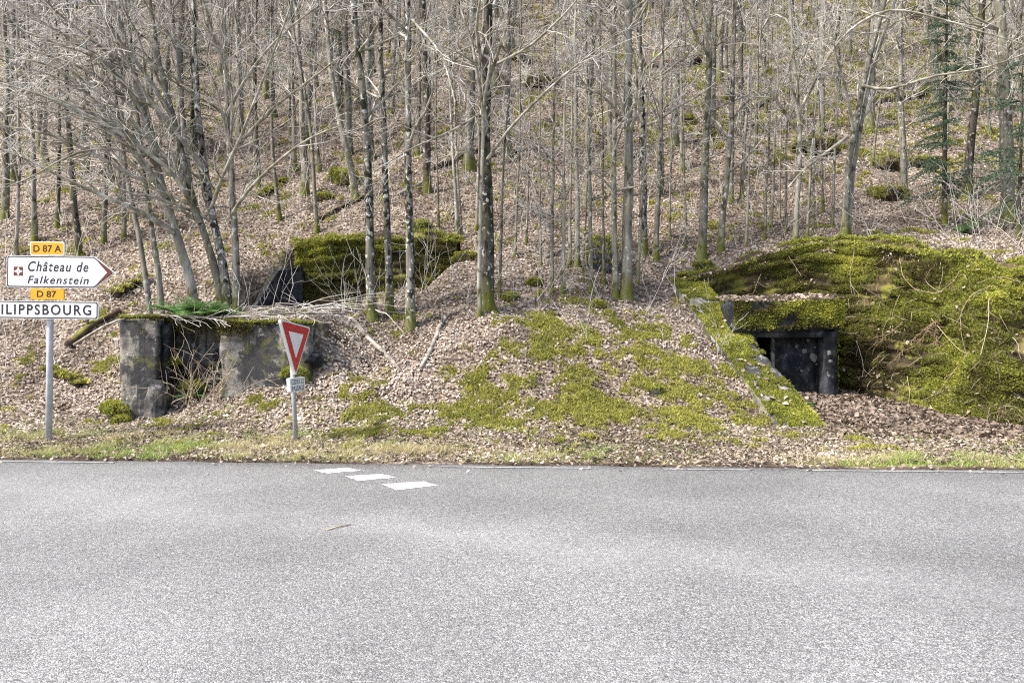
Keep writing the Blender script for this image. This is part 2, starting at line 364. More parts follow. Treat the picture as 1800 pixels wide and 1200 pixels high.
# signs
M['white'] = plain('white_sign_face', (.82, .82, .82), .38, .45, 0, .06)
M['red'] = plain('red_sign_film', (.52, .018, .022), .42, .4, 0, .04)
M['yellow'] = plain('amber_sign_film', (.80, .36, .012), .42, .4, 0, .04)
M['ink'] = plain('dark_sign_ink', (.025, .022, .028), .5, .3, 0, .05)
M['brown'] = plain('brown_sign_film', (.13, .032, .022), .45, .4, 0, .05)
M['galv'] = plain('galvanised_steel', (.40, .41, .42), .5, .5, .25, .12)
M['polepaint'] = plain('pale_grey_post_paint', (.52, .53, .56), .5, .4, 0, .16)
M['alu'] = plain('aluminium_rim', (.68, .68, .66), .45, .5, .1, .06)
M['stone'] = M['concrete_moss']
M['iron'] = plain('rusty_iron', (.10, .055, .035), .9, .2, 0, .3)

# ------------------------------------------------------------------ ground sheet
def axis(lo, hi, a, b, st, grow):
    m = list(np.arange(a, b + 1e-6, st)); d = st; p = b; r = []
    while p < hi: d *= grow; p += d; r.append(min(p, hi))
    d = st; p = a; l = []
    while p > lo: d *= grow; p -= d; l.append(max(p, lo))
    return np.array(l[::-1] + m + r)
gx = axis(-170, 170, -12, 12.5, .1, 1.06)
gy = axis(-60, 170, 9.4, 20.5, .09, 1.045)
MOSSR = [(-.9, 12.8), (.2, 15.6), (2.2, 16.2), (4.2, 15.3), (4.75, 13.0), (2, 12.5)]
def moss_mask(x, y):
    n = .55 * fbm(x * 1.7, y * 2.2, s=61, o=4) + .45 * fbm(x * 5.5, y * 7, s=63, o=4)
    w = sstep(-1.3, .6, sdpoly(x, y, MOSSR)) * .20 + .20 * np.exp(-(((x + 2.5) / 1.6) ** 2 + ((y - 13.0) / .7) ** 2)) \
        + .085 * sstep(21, 28, y) * sstep(-4, 8, x) + .03 * sstep(18, 20, y)
    w = w - .5 * sstep(.05, .3, sdpoly(x, y, CUTR)) - .04
    return sstep(-.02, .13, n - (.605 - w))
def grass_mask(x, y):
    e = y - edge_y(x); top = np.interp(x, [-20, -6.5, -3, 0, 4.5, 20], [3.0, 2.6, 2.2, 1.3, 1.5, 1.7])
    n = fbm(x * .9, y * 1.6, s=71, o=4)
    return sstep(.05, .3, e) * (1 - sstep(top * .5, top, e + (n - .5) * 2.2)) * sstep(.40, .60, n + .02)
def soil_mask(x, y):
    e = y - edge_y(x); n = fbm(x * 1.3, y * 2.5, s=81, o=4); wid = np.interp(x, [-20, -6.5, -5, -3.6, -2, 20], [.12, .12, .45, .42, .16, .14])
    a = 1 - sstep(wid * .7, wid * 1.2, e + (n - .5) * .5)
    b = sstep(.66, .76, fbm(x * 1.5, y * 1.7, s=83, o=4)) * sstep(12.5, 14, y)
    return np.clip(np.maximum(a, b * .9), 0, 1)
GX, GY = np.meshgrid(gx, gy, indexing='ij')
GZ = H(GX, GY)
H_exact = H
def H(x, y, fine=True):          # the sheet itself, read bilinearly
    x, y = np.broadcast_arrays(np.asarray(x, float), np.asarray(y, float))
    i = np.clip(np.searchsorted(gx, x) - 1, 0, len(gx) - 2); j = np.clip(np.searchsorted(gy, y) - 1, 0, len(gy) - 2)
    a = (x - gx[i]) / (gx[i + 1] - gx[i]); b = (y - gy[j]) / (gy[j + 1] - gy[j])
    return (GZ[i, j] * (1 - a) + GZ[i + 1, j] * a) * (1 - b) + (GZ[i, j + 1] * (1 - a) + GZ[i + 1, j + 1] * a) * b
mb = MB(); nx, ny = GX.shape
i, j = np.meshgrid(np.arange(nx - 1), np.arange(ny - 1), indexing='ij')
q = np.stack([i * ny + j, (i + 1) * ny + j, (i + 1) * ny + j + 1, i * ny + j + 1], -1).reshape(-1, 4)
mm = moss_mask(GX, GY)
mb.add(np.stack([GX, GY, GZ + mm * .02], -1), q)
me = mb.mesh('ground', smooth=True)
for nm, fn in (('moss', moss_mask), ('grass', grass_mask), ('soil', soil_mask)):
    at = me.attributes.new(nm, 'FLOAT', 'POINT'); at.data.foreach_set('value', fn(GX, GY).astype(np.float32).ravel())
tagk(obj('ground', me, M['floor']), kind='structure')

# road sheet with a slightly ragged edge
rx = axis(-170, 170, -9, 9, .12, 1.08); mb = MB()
ee = edge_y(rx) + (fbm(rx * 2.5, rx * 0, s=91) - .5) * .17
n = len(rx); vv = np.concatenate([np.stack([rx, np.full(n, -60.0), np.zeros(n)], 1), np.stack([rx, ee - .5, np.zeros(n)], 1), np.stack([rx, ee, np.full(n, -.004)], 1), np.stack([rx, ee + .03, np.full(n, -.05)], 1)])
k = np.arange(n - 1); qs = [np.stack([k + r * n, k + 1 + r * n, k + 1 + (r + 1) * n, k + (r + 1) * n], 1) for r in range(3)]
mb.add(vv, np.concatenate(qs)); tagk(obj('road', mb.mesh('road'), M['asphalt']), kind='structure')
def flat(name, pts, z, mat, kind='structure', th=None):
    me = bpy.data.meshes.new(name); me.from_pydata([(float(a), float(b), z) for a, b in pts], [], [list(range(len(pts)))]); me.update()
    o = obj(name, me, mat); tagk(o, kind=kind)
    if me.polygons[0].normal.z < 0: me.flip_normals()
    return o
def gp(px, py): D = CAMZ * F / (py - 600); return ((px - 900) / F * D, D)
for quad in ([(670, 851), (745, 846), (771, 853), (697, 861)], [(606, 837), (670, 833), (697, 839), (630, 845)], [(553, 826.5), (610, 822), (634, 827), (574, 832)]):
    c = [gp(*a) for a in quad]; pts = []
    for k in range(4):
        for f in np.linspace(0, 1, 7)[:-1]:
            a, b = c[k], c[(k + 1) % 4]; pts.append((a[0] + (b[0] - a[0]) * f + rng.normal(0, .008), a[1] + (b[1] - a[1]) * f + rng.normal(0, .008)))
    flat('give_way_mark', pts, .004, M['paint'])
for x0, x1 in ((-30, -5.25), (-.9, 1.0), (1.9, 3.0), (3.65, 14)):
    xs = np.linspace(x0, x1, max(6, int((x1 - x0) / .25)))
    pts = [(a, float(edge_y(a)) - .17) for a in xs] + [(a, float(edge_y(a)) - .25) for a in xs[::-1]]
    flat('edge_line', pts, .004, M['paint_worn'])

# ------------------------------------------------------------------ moss sprigs and loose leaves as pieces
def frame(N):
    r = rng.normal(size=N.shape); u = np.cross(N, r); u /= np.linalg.norm(u, axis=1, keepdims=True) + 1e-9
    return u, np.cross(N, u)
def sprigs(mb, P, N, h=.035, w=.013, a=None, spread=.6, per=2):
    for k in range(per):
        u, v = frame(N); hh = h * (rng.uniform(.4, 1.2, len(P)) * (.45 + 1.1 * vnoise(P[:, 0] * 6, P[:, 1] * 6, P[:, 2] * 6, s=991)))[:, None]
        c = P + u * rng.uniform(-.015, .015, len(P))[:, None]
        tip = c + N * hh + (u * rng.normal(0, spread, len(P))[:, None] + v * rng.normal(0, spread, len(P))[:, None]) * hh
        V = np.stack([c - u * w, c + u * w, tip], 1).reshape(-1, 3)
        aa = np.clip((a if a is not None else rng.uniform(0, 1, len(P))) + rng.normal(0, .12, len(P)), 0, 1)
        mb.add(V, None, np.arange(len(V)).reshape(-1, 3), np.repeat(aa, 3))
def leaves(mb, P, N, size, four=True, tilt=.36, a=None):
    n = len(P); N2 = N + rng.normal(0, tilt, N.shape); N2 /= np.linalg.norm(N2, axis=1, keepdims=True)
    u, v = frame(N2); L = size * rng.uniform(.45, 1.45, n)[:, None]; Wd = L * rng.uniform(.25, .36, n)[:, None]
    up = N2 * (L * rng.uniform(-.15, .3, n)[:, None]); c = P + N * rng.uniform(.0, .03, n)[:, None]
    curl = N2 * (L * rng.uniform(-.1, .3, n)[:, None])
    rn = np.clip(rng.beta(2.2, 2.2, n) if a is None else a + rng.normal(0, .15, n), 0, 1)
    if four:
        V = np.stack([c - u * L * .5, c - u * L * .18 + v * Wd + up, c + u * L * .2 + v * Wd * .9 + up, c + u * L * .5 + curl, c + u * L * .2 - v * Wd * .9 + up, c - u * L * .18 - v * Wd + up], 1)
        b = np.arange(n)[:, None] * 6
        mb.add(V.reshape(-1, 3), np.concatenate([b + np.array([[0, 1, 2, 3]]), b + np.array([[0, 3, 4, 5]])]), None, np.repeat(rn, 6))
    else:
        V = np.stack([c - u * L * .5, c + v * Wd + up, c + u * L * .5 + curl, c - v * Wd + up], 1); b = np.arange(n)[:, None] * 4
        mb.add(V.reshape(-1, 3), None, np.concatenate([b + np.array([[0, 1, 2]]), b + np.array([[0, 2, 3]])]), np.repeat(rn, 4))
LEAF = MB()

# ------------------------------------------------------------------ coursed retaining walls
def chaikin(P, k=2):
    P = np.asarray(P, float)
    for _ in range(k):
        Q = np.empty((2 * len(P) - 2, 3)); Q[0::2] = P[:-1] * .75 + P[1:] * .25; Q[1::2] = P[:-1] * .25 + P[1:] * .75; P = np.concatenate([P[:1], Q, P[-1:]])
    return P
class Wall:
    def __init__(w, bottom, top, n, bulge=.07, s=1, fade=None):
        w.fade = fade
        w.b, w.t, w.n, w.bu, w.s = chaikin(bottom), chaikin(top), n, bulge, s
        sl_ = (np.linalg.norm(np.diff(w.b, axis=0), axis=1) + np.linalg.norm(np.diff(w.t, axis=0), axis=1)) / 2
        w.len = sl_.sum(); w.sp = np.concatenate([[0], np.cumsum(sl_)]) / w.len
    def base(w, u, v): b, t = [np.stack([np.interp(u, w.sp, P[:, k]) for k in range(3)], -1) for P in (w.b, w.t)]; return b + (t - b) * np.asarray(v)[..., None]
    def nrm(w, u, v):
        e = 1e-3; du = w.base(np.clip(u + e, 0, 1), v) - w.base(np.clip(u - e, 0, 1), v); dv = w.base(u, v + e) - w.base(u, v - e)
        n = np.cross(du, dv); n /= np.linalg.norm(n, axis=-1, keepdims=True) + 1e-12; return n
    def pos(w, u, v):
        u = np.asarray(u, float); v = np.asarray(v, float)
        P = w.base(u, v); N = w.nrm(u, v)
        wob = (fbm(u * w.len * 1.1, v * 3, s=w.s + 5, o=3) - .5) * 1.5
        sft = np.mod(v * w.n + wob, 1.0); row = np.floor(v * w.n + wob)
        prof = np.power(np.clip(np.sin(np.pi * sft), 0, 1), .55)
        amp = w.bu * (.35 + 1.3 * vnoise(u * w.len * .9, row * 7.3, s=w.s))
        fd = 1.0 if w.fade is None else 1 - .85 * sstep(w.fade[0], w.fade[1], u)
        amp = amp * fd
        sag = (fbm(u * w.len * .9, v * w.n * .3, s=w.s + 9, o=4) - .5) * .42 + (0 if w.fade is None else (1 - fd) * (fbm(u * w.len * 1.7, v * w.n * .35, s=w.s + 19, o=4) - .4) * .65)
        st = (vnoise(u * w.len * 2.6, row * 5.1, s=w.s + 3) - .5) * .13
        return P + N * (prof * amp + sag + st)[..., None] + N * ((fbm(u * w.len * 5, v * w.n, s=w.s + 21, o=2) - .5) * .05)[..., None], N
    def build(w, parent, mat, name='retaining_wall', coping=.5, cop_label=None):
        root = None; nu = int(w.len / .09); u = np.linspace(0, 1, nu + 1)
        for r in range(w.n):
            m = MB(); vs = np.linspace(r / w.n, (r + 1) / w.n, 7)
            U, V = np.meshgrid(u, vs, indexing='ij'); P, N = w.pos(U, V)
            i, j = np.meshgrid(np.arange(nu), np.arange(6), indexing='ij'); k = 7
            m.add(P, np.stack([i * k + j, (i + 1) * k + j, (i + 1) * k + j + 1, i * k + j + 1], -1).reshape(-1, 4))
            if root is None: root = obj(name, m.mesh(name, smooth=True), mat, parent)
            else: obj('course', m.mesh('course', smooth=True), mat, root)
        m = MB(); f = np.linspace(0, 1, 5); P1, N = w.pos(u, np.full(nu + 1, .999))          # top, running back into the bank
        back = -N.copy(); back[:, 2] = 0; back /= np.linalg.norm(back, axis=1, keepdims=True)
        P = P1[:, None] + back[:, None] * (f * coping)[None, :, None]
        P[..., 2] += np.sin(np.pi * (.15 + f * .8))[None] * .10 + (fbm(P[..., 0] * 2.2, P[..., 1] * 2.2, s=w.s) - .45) * .34
        P[:, 0] = P1
        P[:, -1, 2] -= .3
        i, j = np.meshgrid(np.arange(nu), np.arange(4), indexing='ij'); k = 5
        m.add(P, np.stack([i * k + j, (i + 1) * k + j, (i + 1) * k + j + 1, i * k + j + 1], -1).reshape(-1, 4))
        w.cop = P; obj('coping', m.mesh('coping', smooth=True), mat, root)
        return root
    def moss(w, mb, dens, thr=.45, bright=.5, h=.04, hang=.0, seed=0, grad=None):
        A = w.len * np.linalg.norm(w.t - w.b, axis=1).mean(); n = int(A * dens)
        u = rng.uniform(0, 1, n); v = rng.uniform(0, 1, n); P, N = w.pos(u, v)
        m = fbm(P[:, 0] * 1.1, P[:, 1] * 1.1, P[:, 2] * 1.5, s=w.s + 41 + seed, o=5)
        wob = (fbm(u * w.len * 1.1, v * 3, s=w.s + 5, o=3) - .5) * 1.5; sf = np.mod(v * w.n + wob, 1.0)
        thr_l = thr - .12 * np.sin(np.pi * sf) - (0 if grad is None else grad(u, v))
        k = m + rng.normal(0, .03, n) > thr_l; P, N, u, v = P[k], N[k], u[k], v[k]
        a = bright + (fbm(P[:, 0] * .8, P[:, 1] * .8, P[:, 2] * .8, s=w.s + 77, o=4) - .5) * 2.2 + (m[k] - .5) * .8 + (0 if grad is None else grad(u, v) * .8)
        up = np.array([0, 0, .35]); D = N + up; D /= np.linalg.norm(D, axis=1, keepdims=True)
        cush = .03 * fbm(P[:, 0] * 4, P[:, 1] * 4, P[:, 2] * 4, s=w.s + 3)
        sprigs(mb, P + N * cush[:, None], D, h, .016, np.clip(a, .02, 1))
        c = w.cop.reshape(-1, 3); r = c[rng.integers(0, len(c), int(w.len * .5 * dens * 1.3))] + rng.normal(0, .07, (int(w.len * .5 * dens * 1.3), 3)) * np.array([1, 1, .3])
        kk = fbm(r[:, 0] * 1.5, r[:, 1] * 1.5, s=w.s + 13) > .42
        r = r[kk]; sprigs(mb, r, np.broadcast_to([0, -.3, .95], r.shape).copy(), h * 1.3, .017, np.clip(bright + .2 + rng.normal(0, .15, len(r)), 0, 1))
def scatter_top(mb, poly_fn, n): pass

# ------------------------------------------------------------------ right bunker
RB = empty('earth_covered_bunker', (5.6, 16, .3), 'moss covered roadside bunker with dark square doorway and sloping wing wall', 'bunker')
def inv(o, me):      # keep meshes in world coordinates under an Empty that stands at the thing's base
    return me
def wparent(o, parent):
    o.parent = parent; o.matrix_parent_inverse = Matrix.Translation(parent.location).inverted(); return o
_oldobj = obj
def wobj(name, me, mat, parent):
    o = _oldobj(name, me, mat); return wparent(o, parent)
def obj(name, me, mat=None, parent=None, loc=None):       # parts made in world coordinates hang under Empties without moving
    o = _oldobj(name, me, mat, None, loc)
    if parent is not None:
        o.parent = parent
        if parent.type == 'EMPTY' and parent.get('world_parts'): o.matrix_parent_inverse = Matrix.Translation(parent.location).inverted()
    return o
RB['world_parts'] = 1
ww = wb = Wall([(3.95, 18.0, .3), (4.8, 18.0, .3), (5.7, 17.95, .3), (6.7, 17.6, .3), (7.05, 16.7, .25), (7.25, 15.9, .2), (7.6, 14.7, .1), (8.0, 13.3, .02), (9.3, 12.9, 0), (11.5, 12.7, 0)],
               [(3.9, 18.05, 2.98), (4.7, 18.05, 3.15), (5.9, 18.15, 3.62), (6.95, 18.0, 3.80), (7.45, 17.55, 3.76), (7.75, 17.1, 3.66), (8.2, 16.2, 3.4), (8.8, 15.0, 3.05), (9.9, 14.6, 2.95), (12, 14.3, 3.0)], 16, .075, 131, (.50, .66))
ww.build(RB, M['concrete_moss'], 'retaining_wall', .6)
# the sloping wall on the left of the entrance
def ramp_fn(P):
    t = (P[:, 1] - 13.2) / (18.15 - 13.2)
    cx = ramp_x(P[:, 1]); top = ramp_z(P[:, 1]) + .08
    return np.stack([cx + P[:, 0], P[:, 1], np.where(P[:, 2] > .5, top + (P[:, 2] - 1), np.minimum(-.3, top - .3) * 1.0)], 1)
m = grid_box(-.40, .32, 12.95, 18.15, 0, 1, .09, .03, 2.4, 21, fn=ramp_fn, chip=.10)
obj('sloping_wall', weld(m.mesh('sloping_wall', smooth=False)), M['concrete'], RB)
# roof slab and entrance
def sag(P): P = P.copy(); P[:, 2] += -.03 * np.sin((P[:, 0] - 4.4) * 2.0); return P
obj('roof_slab', weld(grid_box(4.40, 6.60, 15.88, 18.0, 1.80, 2.42, .1, .035, 3, 31, chip=.10, fn=sag).mesh('roof_slab')), M['concrete_dark'], RB)
EB = obj('entrance_wall', weld(grid_box(6.27, 6.53, 15.98, 17.6, 0, 1.83, .1, .015, 3, 33, chip=.05).mesh('entrance_wall')), M['concrete_dark'], RB)
obj('door_jamb', weld(grid_box(4.72, 4.92, 15.98, 17.6, 0, 1.83, .1, .015, 3, 35, chip=.04).mesh('door_jamb')), M['concrete_dark'], EB)
obj('lintel', weld(grid_box(4.92, 6.27, 15.985, 16.3, 1.68, 1.83, .08, .012, 3, 37).mesh('lintel')), M['concrete_dark'], EB)
obj('inner_wall', weld(grid_box(5.36, 6.27, 16.42, 17.6, 0, 1.83, .1, .015, 3, 39).mesh('inner_wall')), M['concrete_dark'], EB)
obj('door_post', weld(grid_box(5.31, 5.375, 16.30, 16.42, 0, 1.68, .08, .008, 3, 40).mesh('door_post')), M['concrete'], EB)
obj('passage_end', weld(grid_box(4.7, 5.5, 17.6, 17.75, 0, 1.83, .2, .01, 3, 41).mesh('passage_end')), M['concrete_dark'], EB)
def blob_disc(name, c, r, parent, mat, nrm='y', s=0, th=.012):
    n = 14; a = np.linspace(0, 2 * np.pi, n, endpoint=False); rr = r * (.35 + 1.1 * fbm(np.cos(a) * 2.2 + s, np.sin(a) * 2.2, s=s, o=3))
    ring = np.stack([c[0] + np.cos(a) * rr, np.full(n, c[1]), c[2] + np.sin(a) * rr * 1.1], 1)
    inn = np.stack([c[0] + np.cos(a) * rr * .8, np.full(n, c[1] - th), c[2] + np.sin(a) * rr * .85], 1)
    mm_ = MB(); k = np.arange(n); k2 = (k + 1) % n
    mm_.add(np.concatenate([ring, inn, [[c[0], c[1] - th * .2, c[2]]]]), np.stack([k, k2, n + k2, n + k], 1), np.stack([n + k, n + k2, np.full(n, 2 * n)], 1))
    return obj(name, mm_.mesh(name), mat, parent)
for s, (px, py, r) in enumerate([(1430, 629, .085), (1415, 617, .06), (1409, 652, .03), (1421, 598, .035), (1433, 610, .025), (1422, 650, .02), (1400, 608, .045), (1388, 668, .02), (1436, 640, .03), (1433, 700, .03), (1425, 575, .03), (1350, 582, .02)]):
    P = pix(px, py, 16.39); blob_disc('spall_mark', P, r, EB, M['spall'], s=s + 3)
for s, (px, py, r) in enumerate([(1458, 620, .05), (1460, 635, .04), (1457, 660, .035), (1455, 655, .02)]):
    P = pix(px, py, 15.955); blob_disc('spall_mark', P, r, EB, M['spall'], s=s + 30)
# moss of the right bunker
mb = MB()
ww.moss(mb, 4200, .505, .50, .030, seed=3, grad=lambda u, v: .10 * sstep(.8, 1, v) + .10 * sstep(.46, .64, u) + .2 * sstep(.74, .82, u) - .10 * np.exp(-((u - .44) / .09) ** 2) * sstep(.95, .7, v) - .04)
n = 700; u = rng.uniform(.0, .34, n); v = 1 - .10 * rng.beta(1, 2, n); P, N = ww.pos(u, v); leaves(LEAF, P + N * .02 + np.array([0, .06, .05]), np.tile([0, -.4, .9], (n, 1)), .07, True, .5)
n = 900; u = rng.uniform(.02, .95, n); v = rng.uniform(.05, 1, n); P, N = ww.pos(u, v); k = fbm(P[:, 0] * 1.4, P[:, 1] * 1.4, P[:, 2] * 2, s=333) > .54; P, N = P[k], N[k]
leaves(LEAF, P + N * .03, N * .6 + np.array([0, 0, .6]), .07, True, .6, a=np.full(len(P), .42))
n = 22000; yy = rng.uniform(13.0, 18.1, n); P = np.stack([ramp_x(yy) + rng.uniform(-.43, .33, n), yy, ramp_z(yy) + .085], 1)
a = fbm(P[:, 0] * 2, P[:, 1] * 1.4, s=301, o=4) * .6 + .4 * fbm(P[:, 0] * 7, P[:, 1] * 7, s=303, o=3); k = (a > .37); NN = np.tile([0, -.5, .86], (k.sum(), 1)).astype(float)
sprigs(mb, P[k], NN, .032, .016, np.clip(.68 + (a[k] - .5) * 1.6, 0, 1))
n = 6500; P = np.stack([rng.uniform(4.42, 6.6, n), np.full(n, 15.86), 1.84 + .58 * rng.beta(1.7, 1.2, n)], 1); P[:, 2] -= .03 * np.sin((P[:, 0] - 4.4) * 2)
a = fbm(P[:, 0] * 2.2, P[:, 2] * 3, s=311, o=4); k = a > .33
sprigs(mb, P[k], np.tile([0, -.85, .5], (k.sum(), 1)).astype(float), .04, .016, np.clip(.48 + (a[k] - .5) * 2.0, 0, 1))
n = 700; P = np.stack([np.full(n, 6.55), rng.uniform(15.95, 17.4, n), rng.uniform(.2, 2.3, n)], 1); sprigs(mb, P, np.tile([.8, -.3, .5], (n, 1)).astype(float), .04, .016, rng.uniform(.2, .5, n))
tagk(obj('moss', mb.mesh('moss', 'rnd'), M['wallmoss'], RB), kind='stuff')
n = 1500; P = np.stack([rng.uniform(4.4, 6.6, n), 15.85 + 2.1 * rng.beta(1, 1.5, n), np.full(n, 2.42)], 1); P[:, 2] += .10 * sstep(15.85, 16.3, P[:, 1]) * rng.uniform(0, 1, n) + .12 * sstep(16.2, 17.9, P[:, 1]) - .03 * np.sin((P[:, 0] - 4.4) * 2)
leaves(LEAF, P, np.tile([0, 0, 1.0], (n, 1)), .085)
n = 60; yy = rng.uniform(13.3, 18, n); P = np.stack([ramp_x(yy) + rng.uniform(-.4, .1, n), yy, ramp_z(yy) + .11], 1); leaves(LEAF, P, np.tile([0, -.5, .86], (n, 1)), .08)

# ------------------------------------------------------------------ left bunker ruin
LB = empty('ruined_bunker', (-5.2, 15, .4), 'ruined concrete bunker with two broken blocks in front and tall mossy wall behind', 'bunker'); LB['world_parts'] = 1
def taperA(P):
    P = P.copy(); k = np.clip((1.2 - P[:, 2]) / 1.3, 0, 1) * (fbm(P[:, 0] * 3, P[:, 2] * 2, s=411) ** 1)
    P[:, 0] += np.where(P[:, 0] < -6.5, k * .12, 0); return P
A = obj('corner_block', weld(grid_box(-6.88, -6.22, 13.95, 16.6, -.1, 1.98, .05, .012, 7, 401, chip=.03, fn=taperA).mesh('corner_block')), M['concrete'], LB)
obj('buttress', weld(grid_box(-6.36, -6.08, 13.80, 14.4, -.1, .95, .06, .05, 5, 405, chip=.3).mesh('buttress')), M['concrete_grey'], A)
obj('corner_rib', weld(grid_box(-6.21, -6.06, 14.06, 14.5, .9, 1.92, .07, .03, 3, 406, chip=.12).mesh('corner_rib')), M['concrete_dark'], A)
R_ = obj('recessed_wall', weld(grid_box(-6.25, -5.1, 14.62, 15.0, -.1, 1.95, .055, .06, 5, 407, chip=.2).mesh('recessed_wall')), M['concrete_grey'], LB)
for s, (x0, x1, z0, z1) in enumerate([(-6.05, -5.75, .95, 1.45), (-5.72, -5.3, 1.12, 1.24), (-5.7, -5.25, .82, .93), (-5.95, -5.4, .2, .62), (-5.5, -5.2, .45, .75)]):
    obj('broken_ledge', weld(grid_box(x0, x1, 14.36 + .05 * s, 14.75, z0, z1, .06, .05, 4, 430 + s, chip=.2).mesh('broken_ledge')), M['concrete_grey' if s % 2 else 'concrete'], R_)
B = obj('broad_block', weld(grid_box(-5.14, -3.55, 14.0, 14.95, -.1, 1.90, .05, .014, 7, 409, chip=.05).mesh('broad_block')), M['concrete'], LB)
obj('broken_ledge', weld(grid_box(-3.75, -3.32, 13.93, 14.6, 1.15, 1.40, .06, .05, 3, 451, chip=.2).mesh('broken_ledge')), M['concrete_dark'], B)
obj('roof_edge', weld(grid_box(-6.3, -5.05, 14.3, 15.0, 1.86, 2.02, .09, .03, 3, 452, chip=.1).mesh('roof_edge')), M['concrete_dark'], LB)
lw = Wall([(-5.2, 19.0, 2.2), (-4.4, 19.03, 2.2), (-3.0, 19.05, 2.2), (-2.2, 19.02, 2.2), (-1.3, 19.0, 2.2)], [(-5.2, 19.1, 3.95), (-4.4, 19.12, 4.02), (-3.0, 19.15, 4.08), (-2.2, 19.12, 4.08), (-1.3, 19.0, 3.98)], 10, .09, 161)
lw.build(LB, M['concrete_moss'], 'back_wall', .5)
def wingL(P):
    t = (P[:, 1] - 17.2) / 1.85; x = -6.0 + .92 * t; yy_ = 18.2 + .85 * t
    top = np.interp(t, [0, .5, 1], [2.3, 3.25, 3.38]); return np.stack([x - P[:, 0] * .6, yy_ + P[:, 0] * .7, np.where(P[:, 2] > .5, top + P[:, 2] - 1, 1.9 + P[:, 2])], 1)
m = grid_box(-.2, .2, 17.2, 19.05, 0, 1, .07, .012, 6, 471, fn=wingL)
obj('side_wing', weld(m.mesh('side_wing')), M['concrete_dark'], LB)
mb = MB(); lw.moss(mb, 3800, .475, .54, .034, grad=lambda u, v: .08 * sstep(.8, 1, v))
for (x0, x1, y0_, y1_, z, dn) in ((-6.9, -6.2, 13.93, 14.6, 1.99, 3000), (-5.15, -3.5, 13.95, 14.6, 1.91, 2300), (-6.2, -5.1, 14.3, 14.9, 2.03, 2200)):
    n = int((x1 - x0) * (y1_ - y0_) * dn * 1.6); P = np.stack([rng.uniform(x0, x1, n), rng.uniform(y0_, y1_, n), np.full(n, z)], 1)
    P[:, 2] += .05 * fbm(P[:, 0] * 3, P[:, 1] * 3, s=481); sprigs(mb, P, np.tile([0, -.2, 1.0], (n, 1)), .045, .016, np.clip(.45 + (fbm(P[:, 0] * 1.5, P[:, 1] * 1.5, s=482) - .5) * 1.4, 0, 1))
    n = int((x1 - x0) * 900); P = np.stack([rng.uniform(x0, x1, n), np.full(n, y0_ - .01), z - .30 * rng.beta(1, 2.2, n)], 1)
    k = fbm(P[:, 0] * 2.5, P[:, 2] * 2, s=483) > .46; sprigs(mb, P[k], np.tile([0, -.9, .3], (k.sum(), 1)).astype(float), .045, .016, np.clip(rng.normal(.22, .12, k.sum()), 0, 1))
for (c, r, z) in (((-5.75, 14.3), .22, .74), ((-6.9, 13.95), .22, .35), ((-6.75, 13.75), .15, .2), ((-5.3, 14.35), .2, .55), ((-6.05, 14.2), .14, 1.2), ((-3.8, 13.95), .22, 1.0)):
    n = 420; d = rng.normal(size=(n, 3)); d /= np.linalg.norm(d, axis=1, keepdims=True); d[:, 2] = np.abs(d[:, 2])
    sprigs(mb, np.array([c[0], c[1], z]) + d * r * np.array([1, .8, .7]), d, .05, .016, np.clip(.5 + d[:, 2] * .3 + rng.normal(0, .1, n), 0, 1))
tagk(obj('moss', mb.mesh('moss', 'rnd'), M['wallmoss'], LB), kind='stuff')

# ------------------------------------------------------------------ road signs
def rounded(pts, r, n=5):
    out = []; N_ = len(pts)
    for i in range(N_):
        p0, p1, p2 = [np.array(pts[(i + k) % N_], float) for k in (-1, 0, 1)]
        a = (p0 - p1); b = (p2 - p1); la, lb = np.linalg.norm(a), np.linalg.norm(b); a /= la; b /= lb
        ang = math.acos(max(-1, min(1, a @ b))); d = min(r / math.tan(ang / 2), la * .45, lb * .45)
        s, e = p1 + a * d, p1 + b * d
        for f in np.linspace(0, 1, n): out.append(tuple((1 - f) ** 2 * s + 2 * f * (1 - f) * p1 + f * f * e))
    return out
def plate(name, pts, y0, y1, mat, parent, rim=None):
    """prism with outline pts in x,z between y0 (front) and y1 (back)"""
    bm = bmesh.new(); f = [bm.verts.new((x, y0, z)) for x, z in pts]; b = [bm.verts.new((x, y1, z)) for x, z in pts]
    n = len(pts); bm.faces.new(f); bm.faces.new(b[::-1])
    for i in range(n): bm.faces.new((f[i], b[i], b[(i + 1) % n], f[(i + 1) % n]))
    bmesh.ops.recalc_face_normals(bm, faces=bm.faces)
    me = bpy.data.meshes.new(name); bm.to_mesh(me); bm.free()
    return obj(name, me, mat, parent)
def rect(x0, x1, z0, z1): return [(x0, z0), (x1, z0), (x1, z1), (x0, z1)]
def lettering(body, x0, x1, z0, z1, y, parent, mat=None, bold=.012, shear=0, space=1.0):
    cu = bpy.data.curves.new('lettering', 'FONT'); cu.body = body; cu.size = 1; cu.offset = bold; cu.shear = shear; cu.space_character = space; cu.extrude = .0; cu.resolution_u = 4
    o = bpy.data.objects.new('tmp', cu); COL.objects.link(o); bpy.context.view_layer.update()
    me = bpy.data.meshes.new_from_object(o.evaluated_get(bpy.context.evaluated_depsgraph_get())); bpy.data.objects.remove(o); me.name = 'lettering'
    v = np.array([tuple(a.co) for a in me.vertices]); lo, hi = v.min(0), v.max(0)
    for a in me.vertices: a.co = (x0 + (a.co.x - lo[0]) / (hi[0] - lo[0]) * (x1 - x0), y, z0 + (a.co.y - lo[1]) / (hi[1] - lo[1]) * (z1 - z0))
    return obj('lettering', me, mat or M['ink'], parent)
def post(name, x, y, z0, z1, r, mat, parent, n=14):
    m = MB(); m.tube([(x, y, z0), (x, y, (z0 + z1) / 2), (x, y, z1)], r, n, cap=True); return obj(name, m.mesh(name, smooth=False), mat, parent)
